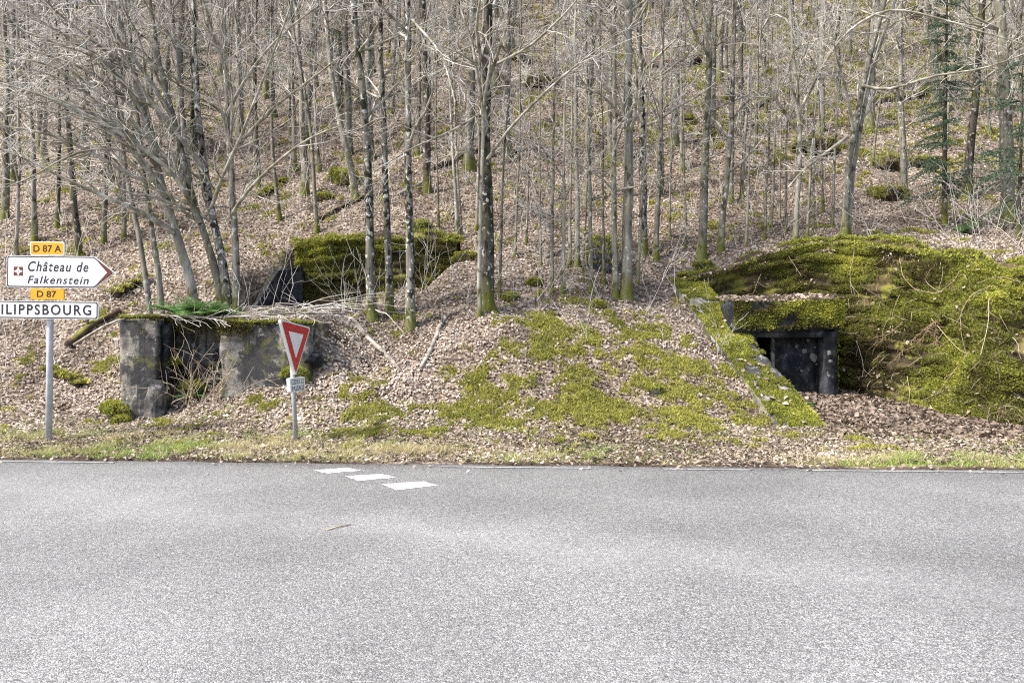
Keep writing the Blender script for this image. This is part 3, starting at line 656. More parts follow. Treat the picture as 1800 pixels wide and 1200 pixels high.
# direction sign
D0 = 12.15; gz = Hs((81 - 900) / F * D0, D0)
DS = empty('direction_sign', ((81 - 900) / F * D0, D0, gz), 'white arrow and town name panels with amber road numbers on tall grey post', 'road sign', rot=(0, math.radians(.7), math.radians(0)))
S = D0 / F
def sx(px): return (px - 81) * S
def sz(py): return CAMZ + (600 - py) * S - gz
post('post', 0, .07, -.3, sz(428), .048, M['polepaint'], DS)
P_ = plate('road_number_plate', rounded(rect(sx(50), sx(110), sz(449), sz(425)), .035), -.02, .01, M['white'], DS)
plate('amber_field', rounded(rect(sx(51.5), sx(108.5), sz(447.5), sz(426.5)), .03), -.0225, -.0201, M['yellow'], P_)
lettering('D 87 A', sx(56), sx(105), sz(443.5), sz(431), -.0245, P_, bold=.016)
arrow = [(sx(9.5), sz(506)), (sx(163), sz(506)), (sx(199), sz(478)), (sx(163), sz(450)), (sx(9.5), sz(450))]
P_ = plate('arrow_panel', rounded(arrow, .035), -.02, .012, M['white'], DS)
def inset(pts, d):
    c = np.mean(pts, 0); out = []; n = len(pts)
    for i in range(n):
        a, p, b = [np.array(pts[(i + k) % n]) for k in (-1, 0, 1)]
        n1 = np.array([-(p - a)[1], (p - a)[0]]); n1 /= np.linalg.norm(n1); n2 = np.array([-(b - p)[1], (b - p)[0]]); n2 /= np.linalg.norm(n2)
        m_ = n1 + n2; out.append(tuple(p + m_ / (m_ @ m_) * 2 * d))
    return out
plate('dark_border', rounded(inset(arrow, .008), .032), -.0215, -.0201, M['ink'], P_)
plate('white_field', rounded(inset(arrow, .026), .025), -.0232, -.0216, M['white'], P_)
plate('brown_chevron', [(sx(164), sz(453.2)), (sx(196), sz(478)), (sx(164), sz(502.8)), (sx(186), sz(478))], -.0262, -.0245, M['brown'], P_)
lettering('Château de', sx(47), sx(153), sz(477.5), sz(459.5), -.0255, P_, bold=.014, shear=.25, space=1.18)
lettering('Falkenstein', sx(46.5), sx(154), sz(499), sz(485), -.0255, P_, bold=.014, shear=.25, space=1.18)
PG = plate('pictogram', rect(sx(20.5), sx(40), sz(487), sz(468)), -.0248, -.0233, M['white'], P_)
plate('pictogram_field', rect(sx(22), sx(38.5), sz(485.5), sz(469.5)), -.026, -.0249, M['brown'], PG)
cx, cz, ro = sx(30.25), sz(477.5), 8.2 * S; st_ = []
for k in range(8):
    a = k * math.pi / 4; r = ro * (.98 if k % 2 == 0 else .42); st_.append((cx + math.cos(a) * r, cz + math.sin(a) * r))
plate('pictogram_star', st_, -.0272, -.0261, M['white'], PG)
plate('pictogram_core', [(cx + math.cos(k * math.pi / 2) * ro * .22, cz + math.sin(k * math.pi / 2) * ro * .22) for k in range(4)], -.0284, -.0273, plain('pale_mauve_film', (.42, .36, .38)), PG)
P_ = plate('road_number_plate', rounded(rect(sx(52), sx(110), sz(526.5), sz(507.5)), .02), -.02, .01, M['yellow'], DS)
lettering('D 87', sx(63), sx(97), sz(522.5), sz(511), -.0225, P_, bold=.016)
P_ = plate('town_panel', rounded(rect(sx(-48), sx(171), sz(560.5), sz(529)), .035), -.02, .012, M['white'], DS)
R0 = rect(sx(-48), sx(171), sz(560.5), sz(529))
plate('dark_border', rounded(inset(R0, .008), .032), -.0215, -.0201, M['ink'], P_)
plate('white_field', rounded(inset(R0, .026), .025), -.0232, -.0216, M['white'], P_)
lettering('PHILIPPSBOURG', sx(-32), sx(159), sz(553.5), sz(535), -.0255, P_, bold=.02, space=1.25)
for z in (437, 478, 517, 545): 
    m = MB(); m.tube([(0, .012, sz(z)), (0, .075, sz(z))], .022, 8, cap=True); obj('bracket', m.mesh('bracket'), M['galv'], DS)
# give-way sign, turned towards the side road on the right
D1 = 11.9; gx_ = (526 - 900) / F * D1; gz = Hs(gx_, D1)
YAW = math.radians(79)
GW = empty('give_way_sign', (gx_, D1, gz), 'red bordered white give way triangle on short leaning grey post', 'road sign', rot=(0, 0, 0))
GW.rotation_euler = (Matrix.Rotation(math.radians(-2.6), 3, 'Y') @ Matrix.Rotation(YAW, 3, 'Z')).to_euler()
S = D1 / F; zz = lambda py: CAMZ + (600 - py) * S - gz
post('post', 0, .055, -.3, zz(572), .034, M['galv'], GW)
hh = .96 * math.sqrt(3) / 2; top = zz(568); bot = zz(661)
tri = [(-.5, top), (0, bot), (.5, top)]
c_ = math.radians(6.5)
def roll(pts): 
    zc = (top * 2 + bot) / 3; return [(x * math.cos(c_) + (z - zc) * math.sin(c_), zc - x * math.sin(c_) + (z - zc) * math.cos(c_)) for x, z in pts]
tri = roll(tri)
P_ = plate('triangle_panel', rounded(tri, .045), -.02, .022, M['alu'], GW)
plate('white_edge', rounded(inset(tri, .004), .043), -.0215, -.0201, M['white'], P_)
plate('red_band', rounded(inset(tri, .022), .04), -.0232, -.0216, M['red'], P_)
plate('white_field', rounded(inset(tri, .142), .012), -.0249, -.0233, M['white'], P_)
r2 = rect(-.245, .245, zz(688.5), zz(663))
P_ = plate('notice_panel', rounded(r2, .03), -.02, .035, M['alu'], GW)
plate('white_field', rounded(inset(r2, .006), .028), -.0215, -.0201, M['white'], P_)
lettering('CÉDEZ LE', -.2, .2, zz(674.5), zz(664), -.0235, P_, bold=.004)
lettering('PASSAGE', -.2, .2, zz(686), zz(677.3), -.0235, P_, bold=.004)

# ------------------------------------------------------------------ leaf litter, moss and grass on the ground
def band_pts(y0, y1, dens, k=.72):
    A = (k * (y0 + y1) + 2) * (y1 - y0); n = int(A * dens)
    y = np.sqrt(rng.uniform(y0 * y0, y1 * y1, n)); x = rng.uniform(-1, 1, n) * (k * y + 1); return x, y
for (a, b, dens, size, four) in ((10.3, 16, 900, .05, True), (16, 24, 520, .06, False), (24, 36, 190, .085, False), (36, 52, 80, .115, False), (52, 78, 32, .16, False)):
    x, y = band_pts(a, b, dens); e = y - edge_y(x)
    keep = rng.uniform(0, 1, len(x)) < np.where(e < .15, .05 + .6 * np.clip(e, 0, 1), 1) * (1 - .55 * moss_mask(x, y)) * (1 - .5 * grass_mask(x, y)) * (1 - .45 * soil_mask(x, y)) * (.62 + .5 * fbm(x * .7, y * .7, s=201))
    keep &= e > .06
    x, y = x[keep], y[keep]; N = Hn(x, y); k = N[:, 2] > .5; x, y, N = x[k], y[k], N[k]
    P = np.stack([x, y, H(x, y) + .012], 1)
    tone = .5 + (fbm(x * .5, y * .5, s=205, o=3) - .5) * .9 + .5 * (fbm(x * 2.5, y * 2.5, s=207, o=3) - .5) + rng.normal(0, .25, len(x)) - .08
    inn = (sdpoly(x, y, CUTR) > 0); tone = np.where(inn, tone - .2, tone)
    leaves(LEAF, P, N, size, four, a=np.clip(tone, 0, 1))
n = 26000; x = rng.uniform(5.0, 9.5, n); y = rng.uniform(12.2, 16.6, n); k = rng.uniform(0, 1, n) < .32; x, y = x[k], y[k]; N = Hn(x, y); k = N[:, 2] > .6
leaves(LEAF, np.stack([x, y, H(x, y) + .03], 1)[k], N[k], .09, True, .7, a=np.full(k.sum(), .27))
n = 420; x = rng.uniform(-8, 8, n); y = edge_y(x) + .06 - rng.exponential(.13, n); leaves(LEAF, np.stack([x, y, np.full(n, .012)], 1), np.tile([0, 0, 1.0], (n, 1)), .05)
tagk(_oldobj('leaf_litter', LEAF.mesh('leaf_litter', 'rnd'), M['leaf']), 'pale brown fallen beech leaves carpeting the whole slope', 'leaves', kind='stuff')
mb = MB()
for (a, b, dens, h, w) in ((11, 18, 3000, .04, .013), (18, 26, 700, .06, .022), (26, 42, 160, .09, .04), (42, 60, 50, .12, .07)):
    x, y = band_pts(a, b, dens, .68); m_ = moss_mask(x, y); k = (rng.uniform(0, 1, len(x)) < m_); x, y, m_ = x[k], y[k], m_[k]
    N = Hn(x, y); k = N[:, 2] > .45; x, y, N, m_ = x[k], y[k], N[k], m_[k]
    cu = fbm(x * 7, y * 7, s=221, o=2)
    sprigs(mb, np.stack([x, y, H(x, y) + .02 + .05 * m_ * cu * (1 if a < 18 else 1.6)], 1), N, h, w, np.clip(.28 + cu * .5 + .35 * (fbm(x * .6, y * .6, s=223) - .5), 0, 1), per=2 if a < 18 else 3)
tagk(_oldobj('ground_moss', mb.mesh('ground_moss', 'rnd'), M['moss']), 'yellow green moss growing in patches on the leafy bank', 'moss', kind='stuff')
mb = MB(); x, y = band_pts(9.9, 14.2, 2200, .70)
gm = grass_mask(x, y); gd = fbm(x * 3.5, y * 3.5, s=231, o=2); k = rng.uniform(0, 1, len(x)) < gm * (.06 + .95 * sstep(.42, .66, gd)) * np.interp(x, [-20, -3, 0, 4, 6, 20], [1.3, 1.2, .8, .8, 1.1, 1.1]) + .035 * (y > edge_y(x) + .12) * (y < edge_y(x) + 3); x, y = x[k], y[k]
N = Hn(x, y); a = np.clip(.36 + .9 * (fbm(x * .55, y * .8, s=233, o=3) - .42) * 2 + rng.normal(0, .22, len(x)), 0, 1)
sprigs(mb, np.stack([x, y, H(x, y)], 1), N, .085, .005, a, .8, per=3)
tagk(_oldobj('verge_grass', mb.mesh('verge_grass', 'rnd'), M['grass']), 'short green and straw coloured grass on the road verge', 'grass', kind='stuff')
mb = MB(); x, y = band_pts(10.2, 12, 60, .7); e = y - edge_y(x); k = (e > .02) & (e < .42) & (rng.uniform(0, 1, len(x)) < soil_mask(x, y)); x, y = x[k], y[k]
for a, b in zip(x, y):      # clods of dark earth pushed up along the asphalt edge
    r = rng.uniform(.02, .055); ang = rng.uniform(0, 6.28, 6); c = np.array([a, b, Hs(a, b)])
    ring = np.stack([c[0] + np.cos(np.sort(ang)) * r, c[1] + np.sin(np.sort(ang)) * r * .8, np.full(6, c[2] - .01)], 1); ii = np.arange(6)
    mb.add(np.concatenate([ring, [c + [0, 0, r * .8]]]), None, np.stack([ii, (ii + 1) % 6, np.full(6, 6)], 1))
t = NT('dark_earth', .97, .1); M['earth'] = t.col(t.ramp(t.noise(t.wpos(), 12, 4), [(.3, (.025, .018, .014)), (.7, (.075, .055, .042))]))
tagk(_oldobj('earth_clods', mb.mesh('earth_clods'), M['earth']), 'dark crumbly earth along the edge of the asphalt', 'earth', kind='stuff')

# ------------------------------------------------------------------ trees
def unit(v): return v / (np.linalg.norm(v) + 1e-9)
def perp(d, ang): 
    r = rng.normal(size=3); p = unit(np.cross(d, r)); return unit(d * math.cos(ang) + p * math.sin(ang))
def walk(p, d, L, n, curl, up):
    pts = [np.array(p, float)]; d = unit(np.array(d, float))
    for _ in range(n):
        d = unit(d + rng.normal(0, curl, 3) + np.array([0, 0, up])); pts.append(pts[-1] + d * L / n)
    return np.array(pts)
def branch(mb, tw, p, d, L, r, twigs=6, curl=.16, up=.05, depth=2, tipr=.0045):
    n = max(4, int(L / .35)); P = walk(p, d, L, n, curl, up); R = np.maximum(r * (1 - np.linspace(0, .92, n + 1)), tipr)
    (mb if r > .011 else tw).tube(P, R, 5 if r > .02 else 4 if r > .008 else 3)
    if depth <= 0: return
    for _ in range(twigs):
        i = rng.integers(1, n); f = i / n; t_ = unit(P[i + 1] - P[i] if i < n else P[i] - P[i - 1])
        branch(mb, tw, P[i], perp(t_, rng.uniform(.45, 1.05)), L * rng.uniform(.25, .55) * (1.1 - .5 * f), max(R[i] * .55, tipr), max(1, twigs // 2), curl * 1.2, up, depth - 1, tipr)
def trunk_tube(mb, P, r0, r1, sides=9, flare=.75):
    n = len(P); s = np.concatenate([[0], np.cumsum(np.linalg.norm(np.diff(P, axis=0), axis=1))]); t = s / s[-1]
    R = r0 + (r1 - r0) * t ** .8 + r0 * flare * np.exp(-s / .22); R = R * (1 + rng.normal(0, .035, n)); mb.tube(P, R, sides); return R
def refine(pts, st=.45, wob=.02):
    pts = np.asarray(pts, float); s = np.concatenate([[0], np.cumsum(np.linalg.norm(np.diff(pts, axis=0), axis=1))]); n = max(4, int(s[-1] / st)); u = np.linspace(0, s[-1], n)
    P = np.stack([np.interp(u, s, pts[:, k]) for k in range(3)], 1)
    for _ in range(2): P[1:-1] = (P[:-2] + 2 * P[1:-1] + P[2:]) / 4
    w = np.cumsum(rng.normal(0, wob, (n, 2)), 0) * .6; w -= np.linspace(0, 1, n)[:, None] * w[-1]; P[:, :2] += w * (np.linspace(0, 1, n)[:, None] > 0); return P
TOPS = []
def place_tree(pts, w, kind, label, group=None, height=None, nb=14, bl=(1.2, 3.0), lo=2.0, name='bare_tree', bias=None, twigs=6, base=None, el=(.35, 1.0), limbs=()):
    """pts: photo pixels up the trunk from its foot; the foot stands on the ground where its ray meets it"""
    b = hit(*pts[0]) if base is None else np.array(base, float); D = b[1]
    path = [b - [0, 0, .25]] + [b] + [pix(px, py, D + rng.normal(0, .05) * k) for k, (px, py) in enumerate(pts[1:], 1)]
    r0 = max(.012, w / 2 * D / F)
    ht = height or float(np.clip(r0 * 85, 4.5, 14) + rng.uniform(0, 1.5))
    last = path[-1]; dirv = unit(path[-1] - path[-2]); dirv = unit(dirv * np.array([.6, .6, 1]))
    rest = b[2] + ht - last[2]
    if rest > .5: path += [last + dirv * rest * .5, last + np.array([dirv[0] * rest * .9, dirv[1] * rest * .9 + rng.normal(0, .2), rest])]
    P = refine(path, .4, .012 + r0 * .05); mb, lb, tb = MB(), MB(), MB()
    R = trunk_tube(mb, P - b, r0 * .9, max(.006, r0 * .15), 9 if r0 > .05 else 6)
    zs = P[:, 2] - b[2]; ok = np.nonzero((zs > lo) & (zs < ht * .97))[0]
    for k in range(nb):
        if not len(ok): break
        i = ok[min(len(ok) - 1, int(len(ok) * rng.uniform(0, 1) ** .9))]; az = rng.uniform(0, 2 * math.pi); e = rng.uniform(*el)
        d = np.array([math.cos(az) * math.cos(e), math.sin(az) * math.cos(e), math.sin(e)])
        if bias is not None: d = unit(d * .55 + np.array(bias))
        f = 1 - .5 * zs[i] / ht
        branch(lb, tb, P[i] - b, d, rng.uniform(*bl) * f * (1 + r0 * 2), min(R[i] * .5, .05), twigs, depth=2, up=.03 if bias is None else -.01)
    e_ = empty(name, b, label, 'tree', group)
    obj('trunk', mb.mesh('trunk', smooth=True), M[kind], e_)
    if lb.v: c = obj('crown', lb.mesh('crown'), M['limb'], e_)
    else: c = None
    if tb.v: tagk(obj('twig_spray', tb.mesh('twig_spray'), M['twig'], e_ if c is None else c), kind='stuff')
    for lp, lw_ in limbs:
        lm, lt = MB(), MB(); m_ = len(lp); Q = refine([pix(px, py, D - .15 - 1.6 * k / m_) for k, (px, py) in enumerate(lp)], .3, .012); n_ = len(Q)
        rr = np.linspace(lw_ / 2 * D / F, .012, n_); lm.tube(Q - b, rr, 6)
        for _ in range(int(n_ * .9)):
            i = rng.integers(1, n_ - 1); branch(lm, lt, Q[i] - b, perp(unit(Q[i + 1] - Q[i]), rng.uniform(.4, .9)), rng.uniform(.5, 1.7), rr[i] * .5, 5, depth=1, up=.02)
        o_ = obj('limb', lm.mesh('limb', smooth=True), M['limb'], e_)
        if lt.v: tagk(obj('twig_spray', lt.mesh('twig_spray'), M['twig'], o_), kind='stuff')
    TOPS.append((b[0], b[1])); return e_
G1 = 'slender trees on the bank above the bunkers'
# the three lichen-spotted trees and the big dark one
place_tree([(655, 562), (650, 400), (640, 200), (620, 0)], 21, 'bark_spot', 'lichen spotted tree, leftmost of three before the left mossy wall', G1, 14, 26, (1, 2.6), 3.2)
place_tree([(686, 550), (680, 380), (672, 150), (670, 0)], 17, 'bark_spot', 'lichen spotted tree, middle one of three before the left mossy wall', G1, 13, 22, (1, 2.4), 3.2)
place_tree([(722, 577), (721, 400), (720, 200), (718, 0)], 20, 'bark_spot', 'lichen spotted tree, rightmost of three before the left mossy wall', G1, 14, 26, (1, 2.6), 3.2, limbs=[([(719, 60), (690, 30), (660, 0), (640, -20)], 6), ([(719, 30), (745, 60), (770, 80), (790, 130), (800, 180)], 5)])
place_tree([(858, 545), (857, 400), (855, 250), (855, 0)], 33, 'bark_dark', 'thickest dark barked tree standing alone right of the left mossy wall', None, 15, 30, (1.2, 3.2), 2.6, limbs=[([(857, 280), (900, 220), (960, 160), (1020, 110), (1075, 70)], 6), ([(856, 150), (880, 80), (905, 0)], 9), ([(857, 190), (800, 230), (720, 260), (660, 300)], 5), ([(857, 120), (930, 90), (1000, 20), (1030, -20)], 6)])
place_tree([(843, 556), (846, 400), (851, 250), (850, 0)], 10, 'bark_pale', 'thin pale tree pressed against the thickest dark trunk', None, 9, 12, (.8, 1.8), 2)
place_tree([(1099, 520), (1099, 380), (1100, 230), (1106, 0)], 25, 'bark_pale', 'stout pale tree in the clump left of the sloping wall', None, 14, 26, (1.2, 3), 2.6)
place_tree([(1082, 524), (1079, 380), (1077, 190), (1077, 0)], 14, 'bark_grey', 'slim mossy footed tree leaning on the stout pale tree', None, 12, 20, (1, 2.4), 2.2)
place_tree([(1129, 446), (1128, 330), (1127, 230), (1121, 0)], 18, 'bark_spot', 'white flecked dark tree just right of the stout pale tree', None, 13, 22, (1, 2.6), 2.4)
place_tree([(1153, 455), (1157, 350), (1160, 268), (1169, 0)], 13, 'bark_grey', 'slim grey tree leaning right, above the foot of the sloping wall', None, 11, 18, (1, 2.2), 2.2)
place_tree([(1233, 455), (1238, 340), (1242, 230), (1248, 0)], 19, 'bark_grey', 'straight grey tree above the top end of the sloping wall', None, 13, 24, (1.2, 2.8), 2.2)
place_tree([(1266, 442), (1276, 330), (1286, 230), (1293, 0)], 14, 'bark_grey', 'slim tree just right of the straight grey tree over the bunker', None, 12, 20, (1, 2.6), 1.8)
place_tree([(1396, 428), (1402, 340), (1409, 230), (1392, 90), (1385, 0)], 12, 'bark_pale', 'pale tree rooted on the rim above the bunker doorway', None, 11, 22, (1, 2.6), 1.6, limbs=[([(1409, 190), (1440, 130), (1480, 60), (1560, 10), (1640, 30), (1720, 55), (1800, 78)], 6), ([(1405, 235), (1345, 150), (1330, 70), (1350, 15), (1385, 25), (1400, 70)], 6), ([(1408, 200), (1380, 120), (1390, 80), (1420, 60), (1450, 90)], 5)])
place_tree([(1484, 418), (1488, 340), (1494, 268), (1524, 115), (1558, 0)], 16, 'bark_grey', 'leaning double stemmed tree with mossy foot on the bunker crest', None, 12, 20, (1.2, 2.8), 2.4, limbs=[([(1515, 150), (1560, 165), (1640, 130), (1720, 127), (1800, 95)], 6), ([(1490, 240), (1450, 270), (1410, 300), (1385, 330)], 6), ([(1500, 230), (1490, 160), (1470, 100), (1460, 40)], 6)])
place_tree([(1490, 416), (1496, 335), (1506, 260), (1536, 110), (1575, 0)], 11, 'bark_pale', 'thinner stem leaning right beside the mossy footed crest tree', None, 11, 14, (1, 2.4), 2.4)
place_tree([(1528, 228), (1530, 150), (1542, 0)], 21, 'bark_grey', 'broad straight trunk higher up the slope behind the leaning crest tree', None, 13, 18, (1.2, 2.8), 3)
place_tree([(1698, 348), (1706, 250), (1715, 153), (1726, 0)], 19, 'bark_dark', 'dark tree leaning right beside the young spruce', None, 13, 18, (1.2, 2.6), 3)
place_tree([(752, 338), (748, 200), (744, 77), (742, 0)], 17, 'bark_dark', 'dark straight tree on the slope above the left mossy wall', None, 13, 20, (1.2, 2.6), 3)
place_tree([(626, 350), (594, 215), (575, 77), (568, 0)], 15, 'bark_grey', 'grey tree leaning left above the mossy wall', None, 12, 20, (1.2, 2.6), 3)
place_tree([(557, 408), (544, 230), (525, 115), (505, 0)], 9, 'bark_grey', 'thin tree leaning left at the left end of the mossy wall', None, 10, 18, (1, 2.4), 2)
place_tree([(493, 386), (479, 268), (478, 0)], 9, 'bark_grey', 'thin upright tree behind the many stemmed clump', None, 10, 16, (1, 2.4), 2)
# thin poles in the middle and on the right
ORD = ['first', 'second', 'third', 'fourth', 'fifth', 'sixth', 'seventh', 'eighth', 'ninth', 'tenth', 'eleventh', 'twelfth', 'thirteenth', 'fourteenth', 'fifteenth', 'sixteenth', 'seventeenth', 'eighteenth']
def ordn(lst, p): return ORD[sorted(q_[0][0] for q_ in lst).index(p[0][0])]
poles = [[(805, 424), (790, 230), (786, 0)], [(812, 424), (800, 230), (792, 0)], [(836, 405), (845, 268), (850, 0)], [(878, 522), (884, 300), (905, 0)], [(989, 517), (992, 250), (1003, 0)], [(970, 516), (974, 250), (975, 0)],
         [(1014, 470), (1012, 268), (1013, 0)], [(1040, 517), (1036, 250), (1030, 0)], [(1001, 466), (1004, 200), (1010, 0)], [(1063, 500), (1058, 250), (1052, 0)], [(950, 470), (948, 200), (940, 0)], [(925, 430), (930, 200), (938, 0)],
         [(905, 450), (915, 230), (915, 0)], [(1025, 500), (1040, 250), (1048, 0)], [(1120, 500), (1135, 250), (1150, 0)], [(770, 400), (765, 200), (770, 0)]]
for k, p_ in enumerate(poles):
    place_tree(p_, [9, 7, 9, 8, 10, 9, 12, 10, 8, 7, 6, 6, 7, 5, 6, 6][k], ['bark_pale', 'bark_grey'][k % 2], ordn(poles, p_) + ' slim young pole from the left around the thickest dark tree', 'young poles in the middle thicket', None, 12, (.6, 1.7), 1.2, 'sapling', twigs=5)
polesR = [[(1284, 358), (1287, 200), (1290, 0)], [(1355, 400), (1363, 190), (1370, 0)], [(1344, 423), (1352, 250), (1360, 0)], [(1304, 348), (1312, 200), (1322, 0)], [(1328, 270), (1332, 100), (1330, 0)], [(1369, 386), (1372, 200), (1362, 0)],
          [(1447, 375), (1440, 200), (1425, 0)], [(1463, 400), (1470, 200), (1490, 0)], [(1531, 290), (1543, 200), (1558, 115), (1575, 0)], [(1198, 302), (1195, 0)], [(1221, 76), (1215, 0)], [(1443, 232), (1446, 0)], [(1417, 420), (1425, 300), (1436, 150), (1470, 0)],
          [(1310, 435), (1318, 300), (1322, 100), (1318, 0)], [(1430, 405), (1432, 250), (1428, 0)], [(1382, 410), (1378, 250), (1392, 100), (1410, 0)], [(1205, 440), (1200, 250), (1205, 0)], [(1178, 420), (1182, 250), (1178, 0)]]
for k, p_ in enumerate(polesR):
    place_tree(p_, [12, 7, 6, 9, 8, 5, 6, 7, 6, 8, 14, 14, 7, 6, 5, 6, 5, 6][k], ['bark_grey', 'bark_pale'][k % 2], ordn(polesR, p_) + ' slim young pole from the left above the right bunker', 'young poles above the right bunker', None, 12, (.6, 1.8), 1.2, 'sapling', twigs=5)
# many-stemmed hornbeam clump on the left ruin, limbs sweeping out to the left
LBias = (-.75, -.12, .32)
stems = [([(268, 548), (256, 470), (235, 371), (205, 200), (190, 60), (175, 0)], 12, 'slim stem leaning left, leftmost behind the ruined block'),
         ([(287, 545), (275, 470), (259, 371), (240, 230), (228, 80), (215, 0)], 13, 'second slim stem leaning left behind the ruined block'),
         ([(345, 540), (330, 470), (308, 415), (290, 350), (250, 180), (215, 60), (195, 0)], 21, 'thick grey stem curving left above the ruined block'),
         ([(392, 548), (380, 470), (352, 397), (325, 300), (290, 150), (262, 0)], 17, 'mossy stem fanning out left from the fern covered ruin'),
         ([(402, 548), (396, 470), (378, 402), (364, 326), (349, 200), (340, 0)], 19, 'dark lichen flecked main stem of the clump on the ruin'),
         ([(415, 545), (414, 470), (411, 390), (402, 250), (398, 100), (394, 0)], 17, 'upright right hand stem of the clump on the ruin')]
LIMBS = {0: [([(245, 130), (190, 90), (146, 61), (100, 25), (69, -10)], 9), ([(222, 123), (160, 95), (60, 65), (0, 40)], 8)],
         1: [([(262, 322), (215, 303), (165, 268), (126, 249), (69, 226), (0, 222)], 9), ([(248, 270), (200, 215), (161, 180), (126, 130), (88, 104), (31, 107), (-20, 95)], 8), ([(243, 200), (190, 140), (130, 110), (60, 90), (-10, 70)], 8)],
         2: [([(306, 410), (240, 365), (153, 337), (70, 290), (0, 262)], 11), ([(292, 350), (226, 249), (170, 215), (115, 184), (50, 160), (-10, 138)], 11), ([(275, 290), (230, 235), (184, 207), (100, 175), (38, 153), (-30, 140)], 10), ([(255, 200), (190, 110), (130, 70), (60, 30), (0, -5)], 9)],
         3: [([(350, 392), (318, 310), (249, 264), (215, 230), (161, 207), (96, 172), (0, 146)], 10), ([(300, 200), (250, 120), (200, 60), (150, -10)], 9), ([(330, 320), (270, 250), (200, 180), (120, 120), (40, 60)], 8)],
         4: [([(372, 365), (387, 314), (422, 249), (456, 153), (502, 38), (520, -20)], 7), ([(360, 300), (300, 220), (240, 150), (200, 60), (170, 0)], 8)],
         5: [([(408, 376), (430, 340), (460, 307), (537, 242), (598, 222)], 7), ([(404, 276), (464, 200), (537, 146), (598, 100)], 7), ([(400, 200), (440, 120), (490, 60), (560, 10)], 7)]}
for k, (p_, w, lab) in enumerate(stems):
    b = np.array([(p_[0][0] - 900) / F * 16.0, 16.0, 0]); b[2] = Hs(b[0], b[1])
    place_tree(p_, w, 'bark_spot' if k == 4 else 'bark_grey' if k % 2 else 'bark_pale', lab, 'stems of the hornbeam clump on the left ruin', 12, [9, 9, 14, 13, 14, 12][k], (2.2, 4.8), 1.6, 'hornbeam_stem', LBias if k < 4 else (-.2, -.25, .3), 8, base=b, el=(.2, .9), limbs=LIMBS[k])
    if k in (4, 5):
        pass
treesL = [([(140, 457), (134, 380), (119, 190), (118, 0)], 15), ([(10, 385), (8, 200), (5, 0)], 15), ([(62, 425), (58, 250), (50, 0)], 12), ([(100, 400), (104, 200), (96, 0)], 9), ([(182, 430), (186, 250), (178, 0)], 11), ([(218, 420), (212, 200), (216, 0)], 10), ([(455, 330), (448, 150), (452, 0)], 10), ([(520, 300), (516, 100), (520, 0)], 10), ([(30, 470), (36, 300), (30, 0)], 9)]
for k, (p_, w) in enumerate(treesL):
    place_tree(p_, w, ['bark_dark', 'bark_grey', 'bark_far'][k % 3], ordn([q_[0] for q_ in treesL], p_) + ' bare forest tree from the left on the slope behind the direction sign', 'trees behind the direction sign', None, 14, (1.2, 2.8), 1.6)

# forest further up: eight models copied one by one
protos = []
for k in range(8):
    mb, lb, tb = MB(), MB(), MB(); ht = [15, 13, 16, 12, 14, 11, 15, 13][k]; r0 = [.14, .09, .17, .07, .11, .055, .13, .08][k]
    P = refine([(0, 0, -.3), (0, 0, 0), (rng.normal(0, .15), rng.normal(0, .15), ht * .4), (rng.normal(0, .4), rng.normal(0, .4), ht * .75), (rng.normal(0, .6), rng.normal(0, .6), ht)], .9, .05)
    R = trunk_tube(mb, P, r0, .012, 7)
    ok = np.nonzero(P[:, 2] > 2.4)[0]
    for _ in range(50):
        i = ok[int(len(ok) * rng.uniform(0, 1))]; az = rng.uniform(0, 6.283); e = rng.uniform(.25, 1.1); d = (math.cos(az) * math.cos(e), math.sin(az) * math.cos(e), math.sin(e))
        branch(lb, tb, P[i], d, rng.uniform(.9, 2.6) * (1 - .35 * P[i][2] / ht), min(R[i] * .45, .035), 6, depth=2, tipr=.006)
    a, b, c = mb.mesh('trunk', smooth=True), lb.mesh('crown'), tb.mesh('twig_spray')
    a.materials.append(M['bark_far' if k % 2 else 'bark_grey']); b.materials.append(M['limb']); c.materials.append(M['twig']); protos.append((a, b, c))
pts = list(TOPS); nfar = 0; tries = 0
while nfar < 210 and tries < 20000:
    tries += 1; y = math.sqrt(rng.uniform(20.5 ** 2, 52 ** 2)); x = rng.uniform(-.70, .70) * y
    dens = (1.0 if x < -.05 * y else .5) * (1 if y > 24 else .5)
    if rng.uniform() > dens: continue
    if min((x - a) ** 2 + (y - b) ** 2 for a, b in pts) < (1.0 + .02 * y) ** 2: continue
    pts.append((x, y)); u = x / y; z = Hs(x, y)
    zone = 'left' if u < -.25 else 'right' if u > .22 else 'middle'
    near = y < 32
    lab = {('left', True): 'bare grey trunk midway upslope above the direction sign', ('middle', True): 'bare grey trunk midway upslope above the left mossy wall', ('right', True): 'bare grey trunk midway upslope above the right bunker',
           ('left', False): 'distant bare trunk high on the slope in the upper left', ('middle', False): 'distant bare trunk high on the slope in the upper middle', ('right', False): 'distant bare trunk high on the slope in the upper right'}[(zone, near)]
    e_ = empty('forest_tree', (x, y, z), lab, 'tree', lab.replace('bare grey trunk', 'bare trunks').replace('distant bare trunk', 'distant trunks'), rot=(rng.normal(0, .03), rng.normal(0, .03), rng.uniform(0, 6.28)))
    s_ = rng.uniform(.75, 1.15); e_.scale = (s_, s_, s_ * rng.uniform(.9, 1.1)); pr = protos[rng.integers(0, 8)]
    o1 = _oldobj('trunk', pr[0], None, e_); o2 = _oldobj('crown', pr[1], None, e_); tagk(_oldobj('twig_spray', pr[2], None, o2), kind='stuff'); nfar += 1
_n = {}
for o in COL.objects:
    if o.get('category') == 'tree' and str(o.get('label', '')).startswith('bare grey trunk'): _n.setdefault(o['label'], []).append(o)
ONES = ORD[:9]; TEENS = ORD
